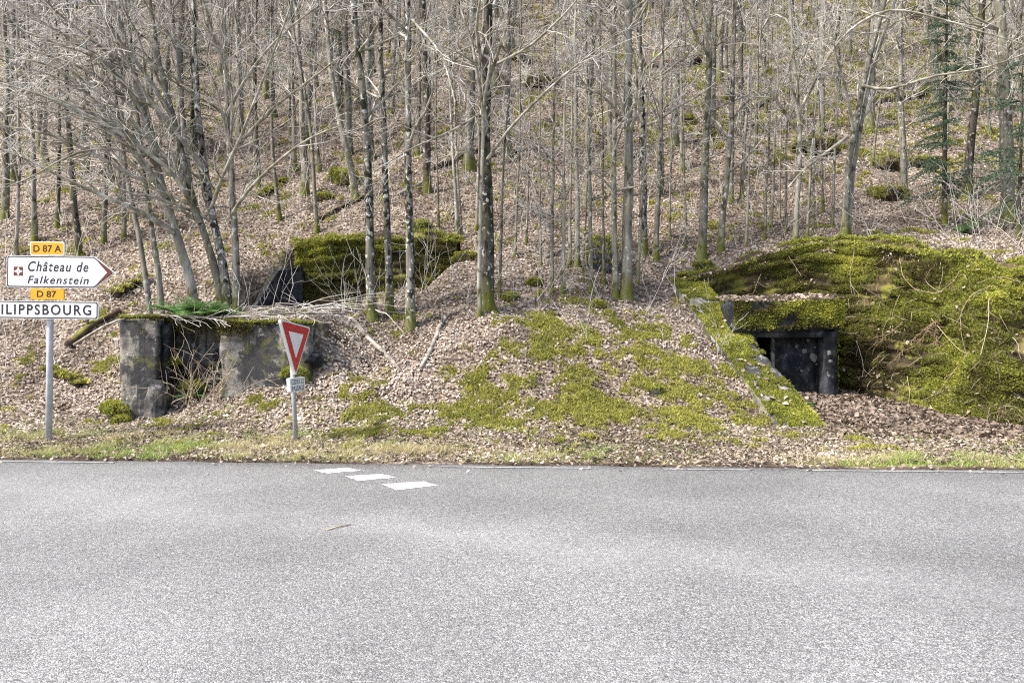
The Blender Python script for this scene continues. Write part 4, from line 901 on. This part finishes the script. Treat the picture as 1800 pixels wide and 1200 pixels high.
def ordw(i):
    return ORD[i - 1] if i <= 18 else {19: 'nineteenth', 20: 'twentieth'}.get(i) or 'twenty-' + ORD[i - 21] if i < 30 else 'thirtieth'
for lab, os_ in _n.items():
    for i, o in enumerate(sorted(os_, key=lambda o: o.location.x / o.location.y), 1): o['label'] = lab.replace('bare grey trunk', ordw(i) + ' bare grey trunk from the left')
mb = MB()
for _ in range(420):
    y = math.sqrt(rng.uniform(46 ** 2, 90 ** 2)); x = rng.uniform(-.72, .72) * y; b = np.array([x, y, Hs(x, y) - .3]); ht = rng.uniform(9, 15); r = rng.uniform(.05, .16)
    P = b + np.array([[0, 0, 0], [rng.normal(0, .2), 0, ht * .5], [rng.normal(0, .6), 0, ht]]); mb.tube(P, [r, r * .7, .02], 5)
    for _k in range(9):
        f = rng.uniform(.2, .95); az = rng.uniform(0, 6.28); p0 = P[0] + (P[2] - P[0]) * f; L = rng.uniform(1, 2.6)
        mb.tube(walk(p0, (math.cos(az), math.sin(az), rng.uniform(.2, 1)), L, 4, .2, .05), [.03, .024, .02, .014, .009], 3)
tagk(_oldobj('far_wood', mb.mesh('far_wood'), M['bark_far']), 'grey mass of bare trees at the top of the slope', 'wood', kind='stuff')
# low brush: thin leafless shoots all over the slope
mb = MB()
for _ in range(2100):
    y = math.sqrt(rng.uniform(15 ** 2, 42 ** 2)); x = rng.uniform(-.68, .68) * y
    if float(sdpoly(np.array([x]), np.array([y]), CUTR)[0]) > -.2: continue
    z = Hs(x, y); L = rng.uniform(.4, 2.2); P = walk((x, y, z - .05), (rng.normal(0, .3), rng.normal(0, .3), 1), L, 5, .14, .05); r = rng.uniform(.004, .009); mb.tube(P, np.linspace(r, .003, 6), 3)
    for _k in range(4):
        i = rng.integers(1, 5); mb.tube(walk(P[i], perp(unit(P[i + 1 if i < 5 else i] - P[i - 1]), .8), L * rng.uniform(.2, .5), 3, .2, .05), [.004, .0035, .003, .0025], 3)
tagk(_oldobj('brushwood', mb.mesh('brushwood'), M['twig']), 'thin leafless shoots and brushwood scattered over the slope', 'brush', kind='stuff')

# ------------------------------------------------------------------ spruces
def spruce(px, py, ht, label, sc=1.0, w=10, lo=.12, dens=1.0, base=None):
    b = hit(px, py) if base is None else np.array(base, float); mb, nb_ = MB(), MB(); r0 = w / 2 * b[1] / F
    P = refine([(0, 0, -.2), (0, 0, 0), (.05, 0, ht * .5), (.1, 0, ht)], .4, .01); trunk_tube(mb, P, r0, .008, 7, .3)
    z = ht * lo
    while z < ht * .98:
        f = 1 - z / ht; L0 = (.28 + 1.25 * f ** .8) * sc
        for _ in range(rng.integers(3, 6)):
            az = rng.uniform(0, 6.283); L = L0 * rng.uniform(.6, 1.1); Q = walk((P[:, 0].mean(), 0, z), (math.cos(az), math.sin(az), .25), L, 7, .07, -.10); mb.tube(Q, np.linspace(.012, .003, 8), 4)
            sub = [Q]
            for i in range(1, 7):
                for sgn in (-1, 1):
                    t_ = unit(Q[i + 1] - Q[i]); sd = unit(np.cross(t_, [0, 0, 1])) * sgn
                    sub.append(walk(Q[i], unit(t_ * .6 + sd + np.array([0, 0, -.25])), L * .38 * (1 - i / 9), 4, .08, -.06))
            for S_ in sub:
                m_ = int(np.linalg.norm(np.diff(S_, axis=0), axis=1).sum() * 120 * dens) + 2; u = rng.uniform(0, len(S_) - 1.001, m_); i0 = u.astype(int); p = S_[i0] + (S_[i0 + 1] - S_[i0]) * (u - i0)[:, None]
                t_ = S_[i0 + 1] - S_[i0]; t_ /= np.linalg.norm(t_, axis=1, keepdims=True) + 1e-9; nn = t_ * .7 + rng.normal(0, .6, (m_, 3)); nn /= np.linalg.norm(nn, axis=1, keepdims=True)
                sprigs(nb_, p, nn, .05, .008, np.clip(rng.normal(.5, .2, m_), 0, 1), .2, per=1)
        z += rng.uniform(.16, .30) * (.7 + .5 * sc)
    e_ = empty('young_spruce', b, label, 'tree'); obj('trunk', mb.mesh('trunk'), M['bark_dark'], e_); tagk(obj('crown', nb_.mesh('crown', 'rnd'), M['needle'], e_), kind='stuff'); return e_
spruce(1660, 396, 7.2, 'young spruce with sparse drooping green branches on the right slope', .85, 11, .12, .8)
spruce(1790, 420, 4.2, 'bushy young spruce at the right edge of the picture', 1.35, 9, .08, .9)
spruce(598, 190, 5.5, 'dim green spruce far up between the trees above the mossy wall', .9, 9, .1, .5)
spruce(335, 268, 4.5, 'dim green spruce far up behind the clump on the left ruin', .9, 9, .1, .5)

# ------------------------------------------------------------------ fallen wood
def log(pts, w, mat, label, name='fallen_log', lift=.6, cat='log', sides=8, moss=0, stubs=0, group=None):
    Q = np.array([hit(*p) for p in pts]); c0 = Q[0].copy(); r = w / 2 * Q[:, 1].mean() / F
    Q = refine(Q, .16, .014); Q[:, 2] = np.maximum(Q[:, 2], H(Q[:, 0], Q[:, 1])) + r * lift; mb = MB(); n_ = len(Q)
    R_l = np.linspace(r * 1.1, r * .7, n_) * (1 + rng.normal(0, .10, n_)); mb.tube(Q - c0, R_l, sides + 2, cap=True); mb.v[0] = mb.v[0] + rng.normal(0, r * .09, mb.v[0].shape)
    e_ = empty(name, c0, label, cat, group); o_ = obj('stem', mb.mesh('stem', smooth=False), M[mat], e_)
    for _ in range(stubs):
        sb = MB(); i = rng.integers(1, n_ - 1); sb.tube(walk(Q[i] - c0, perp(unit(Q[i + 1] - Q[i]), 1.0) + np.array([0, 0, .5]), rng.uniform(.15, .5), 3, .1, .05), [r * .35, r * .3, r * .22, r * .1], 5); obj('branch_stub', sb.mesh('branch_stub'), M[mat], e_)
    if moss:
        sb = MB(); m_ = int(moss * n_ * 60); i = rng.integers(0, n_, m_); p = Q[i] + rng.normal(0, .08, (m_, 3)) * np.array([1, .5, 0]); p[:, 2] = Q[i, 2] + r * .8
        sprigs(sb, p - c0, np.tile([0, -.2, 1.0], (m_, 1)), .07, .03, np.clip(rng.normal(.5, .2, m_), 0, 1)); tagk(obj('moss', sb.mesh('moss', 'rnd'), M['moss'], e_), kind='stuff')
    return e_
log([(614, 562), (640, 590), (672, 618), (704, 655)], 9, 'deadwood', 'pale peeling log lying down the bank below the spotted trees', stubs=7)
log([(782, 560), (768, 600), (755, 625), (738, 655)], 9, 'deadwood', 'short grey log lying downhill right of the pale peeling log', stubs=4)
log([(560, 388), (590, 374), (628, 355), (650, 345)], 9, 'rotten', 'dark rotten log on the slope left above the mossy wall')
log([(752, 302), (800, 283), (845, 262)], 9, 'rotten', 'dark log lying across the slope left of the thickest tree')
log([(862, 277), (905, 270), (945, 264)], 8, 'rotten', 'dark log lying across the slope right of the thickest tree')
log([(1140, 118), (1185, 122), (1250, 112)], 26, 'rotten', 'huge mossy rotten log with dark hollow high in the upper middle', moss=1.5)
log([(1534, 186), (1580, 178), (1628, 165)], 11, 'rotten', 'mossy log lying uphill of the bunker near the leaning tree', moss=1)
log([(1688, 176), (1740, 180), (1800, 190)], 6, 'deadwood', 'thin pale fallen stem behind the spruces on the right')
log([(120, 612), (150, 588), (180, 565), (212, 552)], 15, 'rotten', 'dark rotten log sloping up to the ruined block', stubs=2)
log([(88, 660), (110, 666), (140, 682)], 11, 'rotten', 'short mossy log beside the direction sign post', moss=1.6)
log([(200, 525), (225, 512), (252, 497)], 14, 'rotten', 'mossy stub of a log left of the clump stems', moss=1.5)
log([(516, 676), (560, 670), (600, 664), (636, 661)], 4, 'rotten', 'thin dark stick lying right of the give way sign', 'fallen_stick', cat='stick', sides=5)
log([(455, 350), (475, 338), (500, 322)], 10, 'rotten', 'mossy log behind the clump on the left slope', moss=1.5)
log([(1290, 210), (1320, 195), (1352, 178)], 8, 'rotten', 'slanting dark log on the slope above the bunker doorway', moss=.6)
log([(700, 345), (730, 330), (760, 312)], 7, 'deadwood', 'thin log lying below the dark straight tree')
log([(960, 455), (985, 440), (1010, 425)], 5, 'deadwood', 'thin pale fallen branch in the middle thicket', 'fallen_stick', cat='stick', sides=5)
log([(690, 515), (1000, 512)][:1] + [(905, 575), (950, 568), (985, 580)], 4, 'deadwood', 'thin stick on bare leaves below the thickest tree', 'fallen_stick', cat='stick', sides=5) if False else None
log([(1050, 568), (1085, 572), (1122, 585)], 4, 'deadwood', 'thin pale stick on leaves below the stout pale tree', 'fallen_stick', cat='stick', sides=5)
log([(1580, 745), (1625, 738), (1665, 728)], 4, 'deadwood', 'thin pale stick on leaves before the mossy wing wall', 'fallen_stick', cat='stick', sides=5)
# long pale branch lying over the ruin
mb = MB(); c0 = pix(205, 556, 14.1); Q = refine([pix(130, 606, 14.3), pix(205, 556, 14.15), pix(300, 553, 14.1), pix(360, 560, 14.05), pix(430, 556, 14.05), pix(520, 549, 14.1), pix(610, 552, 14.6)], .3, .008)
mb.tube(Q - c0, np.linspace(.028, .018, len(Q)), 6, cap=True); lt = MB()
for _ in range(26):
    i = rng.integers(4, len(Q) - 1); branch(mb, lt, Q[i] - c0, perp(unit(Q[i + 1] - Q[i]), .5) * np.array([1, .6, .7]), rng.uniform(.3, .9), .009, 3, depth=1, up=-.01)
e_ = empty('fallen_branch', c0, 'long pale dead branch lying along the top of the ruined blocks', 'branch'); o_ = obj('stem', mb.mesh('stem'), M['deadwood'], e_); tagk(obj('twig_spray', lt.mesh('twig_spray'), M['twig'], o_), kind='stuff')
# tangle of dead branches behind the give-way sign
mb = MB(); c0 = np.array([-4.2, 15.6, Hs(-4.2, 15.6)])
for _ in range(42):
    p = c0 + np.array([rng.normal(.2, .75), rng.normal(0, .45), .03 + abs(rng.normal(0, .14))]); mb.tube(walk(p, (rng.normal(.3, 1), rng.normal(0, .4), rng.normal(0, .18)), rng.uniform(.6, 1.9), 6, .15, -.01) - c0, np.linspace(rng.uniform(.005, .011), .003, 7), 4)
tagk(_oldobj('brush_heap', mb.mesh('brush_heap'), M['twig'], None, c0), 'heap of thin dead branches on the ruin before the mossy wall', 'brush', kind=None); COL.objects['brush_heap']['kind'] = 'stuff'

# ------------------------------------------------------------------ mossy stones
def boulder(px, py, wpx, hpx, label, bare=.0, cat='stone', name='mossy_stone', amt=1.0):
    b = hit(px, py); k = b[1] / F; rx_, rz_ = wpx / 2 * k, hpx * k * (.62 if bare < .3 else .9)
    bm = bmesh.new(); bmesh.ops.create_icosphere(bm, subdivisions=3, radius=1); v = np.array([tuple(a.co) for a in bm.verts]); s_ = int(px)
    d = .55 + .9 * fbm(v[:, 0] * 1.6 + px, v[:, 1] * 1.6, v[:, 2] * 1.6, s=s_, o=4); v = v * d[:, None]; v = np.sign(v) * np.abs(v) ** .8 * np.array([rx_, rx_ * .75, rz_ * .85]); v[:, 2] += rz_ * .15
    for a, c in zip(bm.verts, v): a.co = c
    me = bpy.data.meshes.new('rock'); bm.to_mesh(me); bm.free(); e_ = empty(name, b, label, cat); obj('rock', me, M['concrete_grey' if bare > .4 else 'concrete_moss'], e_)
    nrm_ = v / np.linalg.norm(v, axis=1, keepdims=True); m_ = int(900 * amt); i = rng.integers(0, len(v), m_); i = i[(nrm_[i, 2] > -.1 + bare * rng.uniform(0, 1, m_))]; sb = MB()
    j = rng.normal(0, .04 * rx_ * 3, (len(i), 3)) * np.array([1, 1, .3]); sprigs(sb, v[i] * 1.01 + j, nrm_[i] + np.array([0, 0, .3]),   .018 + rz_ * .07, .010 + .001 * b[1] * .5, np.clip(.5 + nrm_[i, 2] * .3 + rng.normal(0, .12, len(i)), 0, 1))
    tagk(obj('moss', sb.mesh('moss', 'rnd'), M['wallmoss'], e_), kind='stuff')
for (px, py, w_, h_, lab, ba) in [(1058, 472, 52, 62, 'tall mossy rock slab with bare grey side in the middle thicket', .55), (940, 502, 26, 18, 'small mossy stone below the middle thicket', 0), (897, 528, 26, 20, 'mossy stone right beside the foot of the thickest tree', 0), (1050, 540, 20, 18, 'small round mossy stone left of the stout pale tree', 0),
        (1560, 292, 60, 34, 'large dark mossy boulder on the slope left of the spruce', 0), (1555, 346, 72, 28, 'low wide mossy boulder below the large dark one', 0), (1622, 290, 44, 24, 'mossy stone between the large boulder and the spruce', 0), (1430, 265, 78, 34, 'wide bright mossy stone above the bunker doorway', 0),
        (1268, 243, 42, 26, 'mossy stone behind the straight grey tree', 0), (1745, 158, 34, 22, 'dark mossy stone high on the right behind the dark tree', 0), (1616, 34, 60, 34, 'bright mossy stone at the top right of the slope', 0), (605, 322, 52, 42, 'dark mossy stone behind the leaning tree above the mossy wall', 0), (568, 352, 30, 20, 'bright mossy stone left of the leaning tree', 0),
        (1795, 480, 50, 44, 'plump bright mossy hummock at the right edge above the wing wall', 0), (820, 455, 40, 20, 'flat yellow mossy stone right of the left mossy wall', 0), (735, 402, 40, 22, 'mossy hump on the crest of the left mossy wall', 0), (1235, 470, 30, 16, 'mossy stone by the top end of the sloping wall', 0), (195, 722, 34, 26, 'mossy stone at the left foot of the ruined corner block', 0), (950, 150, 60, 20, 'mossy outcrop high on the slope above the middle thicket', 0), (1150, 690, 30, 12, 'dark clod in the mossy bank left of the sloping wall', .9), (905, 105, 40, 20, 'small mossy outcrop near the top of the slope', 0), (1205, 215, 40, 20, 'low mossy stone right of the white flecked tree', 0), (1660, 105, 40, 22, 'mossy stone behind the spruce top', 0)]:
    boulder(px, py, w_, h_, lab, ba)

# ------------------------------------------------------------------ ferns, brambles, dry stems
def fern(c, n, L, label, droop=-.06, mat='fern', name='fern', az0=(0, 6.283)):
    mb = MB(); c = np.array(c, float)
    for _ in range(n):
        az = rng.uniform(*az0); Q = walk((0, 0, 0), (math.cos(az), math.sin(az), rng.uniform(.5, 1.2)), L * rng.uniform(.6, 1.1), 14, .03, droop); a = rng.uniform(.1, .95)
        mb.tube(Q, np.linspace(.004, .0015, 15), 3, a * .6)
        for i in range(2, 15):
            t_ = unit(Q[min(i + 1, 14)] - Q[i - 1]); sd = unit(np.cross(t_, [0, 0, 1])); l = L * .26 * math.sin(math.pi * (.12 + .86 * (1 - i / 15.5)))
            for sg in (-1, 1):
                e1 = Q[i] + sd * sg * l + t_ * l * .3 + np.array([0, 0, -.15 * l]); mb.add([Q[i] - t_ * .012, e1, Q[i] + t_ * .016], None, [[0, 1, 2]], np.clip(a + rng.normal(0, .08), 0, 1))
    return tagk(_oldobj(name, mb.mesh(name, 'rnd'), M[mat], None, c), label, 'fern')
fern((-6.0, 14.5, 2.05), 34, .75, 'lush green fern on the left part of the ruin top')
fern((-5.5, 14.42, 2.03), 34, .7, 'green fern hanging between the two ruined blocks')
fern((-5.25, 14.75, 2.05), 14, .45, 'small green fern just left of the broad block')
fern((-5.7, 14.2, .6), 12, .35, 'little fern low in the recess of the ruin')
b = hit(1405, 716); fern(b, 16, .35, 'low dark green fern at the foot of the bunker doorway')
b = hit(1690, 410); fern(b, 14, .5, 'green seedling spray below the young spruce')
mb = MB()                                    # brown dead fern hanging on the wing wall
def wallpt(w, px, py):
    best = None; U, V = np.meshgrid(np.linspace(0, 1, 160), np.linspace(0, 1, 60), indexing='ij'); P, N = w.pos(U, V); P = P.reshape(-1, 3); N = N.reshape(-1, 3)
    q_ = np.stack([900 + P[:, 0] / P[:, 1] * F, 600 - (P[:, 2] - CAMZ) / P[:, 1] * F], 1); i = np.argmin(((q_ - [px, py]) ** 2).sum(1)); return P[i], N[i]
dead_ = [([(1645, 568), (1610, 600), (1570, 640)], .012), ([(1648, 570), (1625, 600), (1600, 620)], .01), ([(1647, 565), (1650, 590), (1652, 610)], .01)]
c0 = wallpt(ww, 1645, 568)[0]
for pp, r in dead_:
    Q = np.array([(lambda a: a[0] + a[1] * .07)(wallpt(ww, *p)) for p in pp]); Q = refine(Q, .06, .004); mb.tube(Q - c0, np.linspace(r, .004, len(Q)), 4, .1)
    for _ in range(60):
        i = rng.integers(0, len(Q) - 1); mb.tube(walk(Q[i] - c0, rng.normal(0, 1, 3) + [0, -.3, -.8], rng.uniform(.06, .16), 3, .2, -.1), [.005, .005, .004, .002], 3, rng.uniform(0, .35))
tagk(_oldobj('dead_fern', mb.mesh('dead_fern', 'rnd'), M['straw'], None, c0), 'brown dead fern frond hanging on the mossy wing wall', 'fern')
# pale bramble canes over the right bunker's walls, each its own
canes = [(ww, [(1585, 455), (1592, 490), (1612, 512), (1650, 518), (1680, 500), (1692, 482)], 'pale bramble cane looping below the crest of the wing wall'), (ww, [(1618, 460), (1630, 500), (1660, 520)], 'short pale cane beside the looping cane on the wing wall'), (ww, [(1745, 505), (1710, 520), (1692, 555), (1692, 590), (1700, 620)], 'long pale cane curving down the right of the wing wall'),
         (ww, [(1738, 530), (1735, 580), (1728, 625)], 'straight pale cane hanging right on the wing wall'), (ww, [(1705, 620), (1680, 660), (1660, 690)], 'pale cane slanting down to the foot of the wing wall'), (ww, [(1640, 560), (1690, 620), (1760, 640)], 'thin cane crossing the middle of the wing wall'), (ww, [(1790, 500), (1760, 490), (1720, 500)], 'thin cane near the right edge of the wing wall crest'),
         (ww, [(1510, 600), (1525, 640), (1520, 690), (1505, 700)], 'cane hanging beside the doorway on the wing wall'), (ww, [(1560, 630), (1530, 660), (1515, 690), (1502, 705)], 'cane bending down to the leaves near the doorway'), (ww, [(1590, 570), (1555, 600), (1540, 615)], 'short thin cane on the dark part of the wing wall'), (ww, [(1598, 660), (1604, 690), (1602, 715)], 'short dry stem at the foot of the wing wall'),
         (wb, [(1506, 425), (1505, 455), (1497, 480), (1500, 515)], 'pale root hanging down from the crest tree'), (wb, [(1335, 480), (1325, 505), (1318, 525)], 'thin stem on the wall above the roof slab'), (wb, [(1385, 450), (1398, 470), (1408, 488)], 'pale stick leaning on the wall above the roof slab'), (wb, [(1242, 488), (1244, 500), (1243, 512)], 'short pale twig at the top end of the sloping wall')]
for w_, pp, lab in canes:
    Q = np.array([(lambda a: a[0] + a[1] * .08)(wallpt(w_, *p)) for p in pp]); c0 = Q[-1].copy(); Q = refine(Q, .08, .006); mb = MB(); a = rng.uniform(.3, .8); mb.tube(Q - c0, np.linspace(.007, .004, len(Q)), 5, a)
    for _ in range(4):
        i = rng.integers(1, len(Q) - 1); mb.tube(walk(Q[i] - c0, perp(unit(Q[i + 1] - Q[i]), .8), rng.uniform(.12, .4), 4, .2, -.04), np.linspace(.005, .0025, 5), 3, a)
    tagk(_oldobj('bramble_cane', mb.mesh('bramble_cane', 'rnd'), M['straw'], None, c0), lab, 'bramble', 'bramble canes on the right bunker')
mb = MB()
for _ in range(170):       # fine dry stems hanging on the wing wall
    u, v = rng.uniform(.38, .9), rng.uniform(.1, .98); P, N = ww.pos(np.array([u]), np.array([v])); mb.tube(walk(P[0] + N[0] * .03, N[0] * .7 + np.array([rng.normal(0, .5), 0, rng.normal(-.2, .5)]), rng.uniform(.15, .6), 6, .18, -.12), np.linspace(.005, .002, 7), 3, rng.uniform(.2, 1))
for _ in range(90):
    u, v = rng.uniform(.66, .78), rng.uniform(.02, .16); P, N = ww.pos(np.array([u]), np.array([v])); mb.tube(walk(P[0] + N[0] * .04, N[0] * .5 + np.array([rng.normal(0, .3), 0, rng.uniform(-.2, .9)]), rng.uniform(.15, .5), 5, .12, -.22), np.linspace(.005, .002, 6), 3, rng.uniform(.1, .7))
tagk(_oldobj('dry_stems', mb.mesh('dry_stems', 'rnd'), M['straw']), 'fine dry stems hanging over the mossy wing wall', 'stems', kind='stuff')
for k, (x, y, n_, lab) in enumerate([(-5.75, 14.1, 15, 'bush of pale dry bramble stems in the recess of the ruin'), (-5.25, 13.9, 16, 'dry grass and stems at the left foot of the broad block')]):
    mb = MB(); c0 = np.array([x, y, Hs(x, y)])
    for _ in range(n_):
        Q = walk((rng.normal(0, .2), rng.normal(0, .08), 0), (rng.normal(0, .35), rng.normal(-.12, .15), 1), rng.uniform(.5, 1.6 - k * .6), 9, .13, -.05); mb.tube(Q, np.linspace(.006, .002, 10), 4, rng.uniform(.35, .9))
        for _k in range(3):
            i = rng.integers(3, 9); mb.tube(walk(Q[i], perp(unit(Q[i] - Q[i - 1]), .8), rng.uniform(.15, .5), 4, .15, -.05), np.linspace(.004, .002, 5), 3, rng.uniform(.5, 1))
    tagk(_oldobj('bramble_bush', mb.mesh('bramble_bush', 'rnd'), M['straw'], None, c0), lab, 'bramble')
# a stick and a few leaves on the road
mb = MB(); a, b = gp(575, 932), gp(617, 923); mb.tube([(0, 0, .008), ((b[0] - a[0]) / 2, (b[1] - a[1]) / 2 + .01, .012), (b[0] - a[0], b[1] - a[1], .008)], [.006, .007, .004], 5, .8, cap=True)
tagk(_oldobj('fallen_stick', mb.mesh('fallen_stick', 'rnd'), M['straw'], None, (a[0], a[1], 0)), 'small pale stick lying on the asphalt', 'stick')
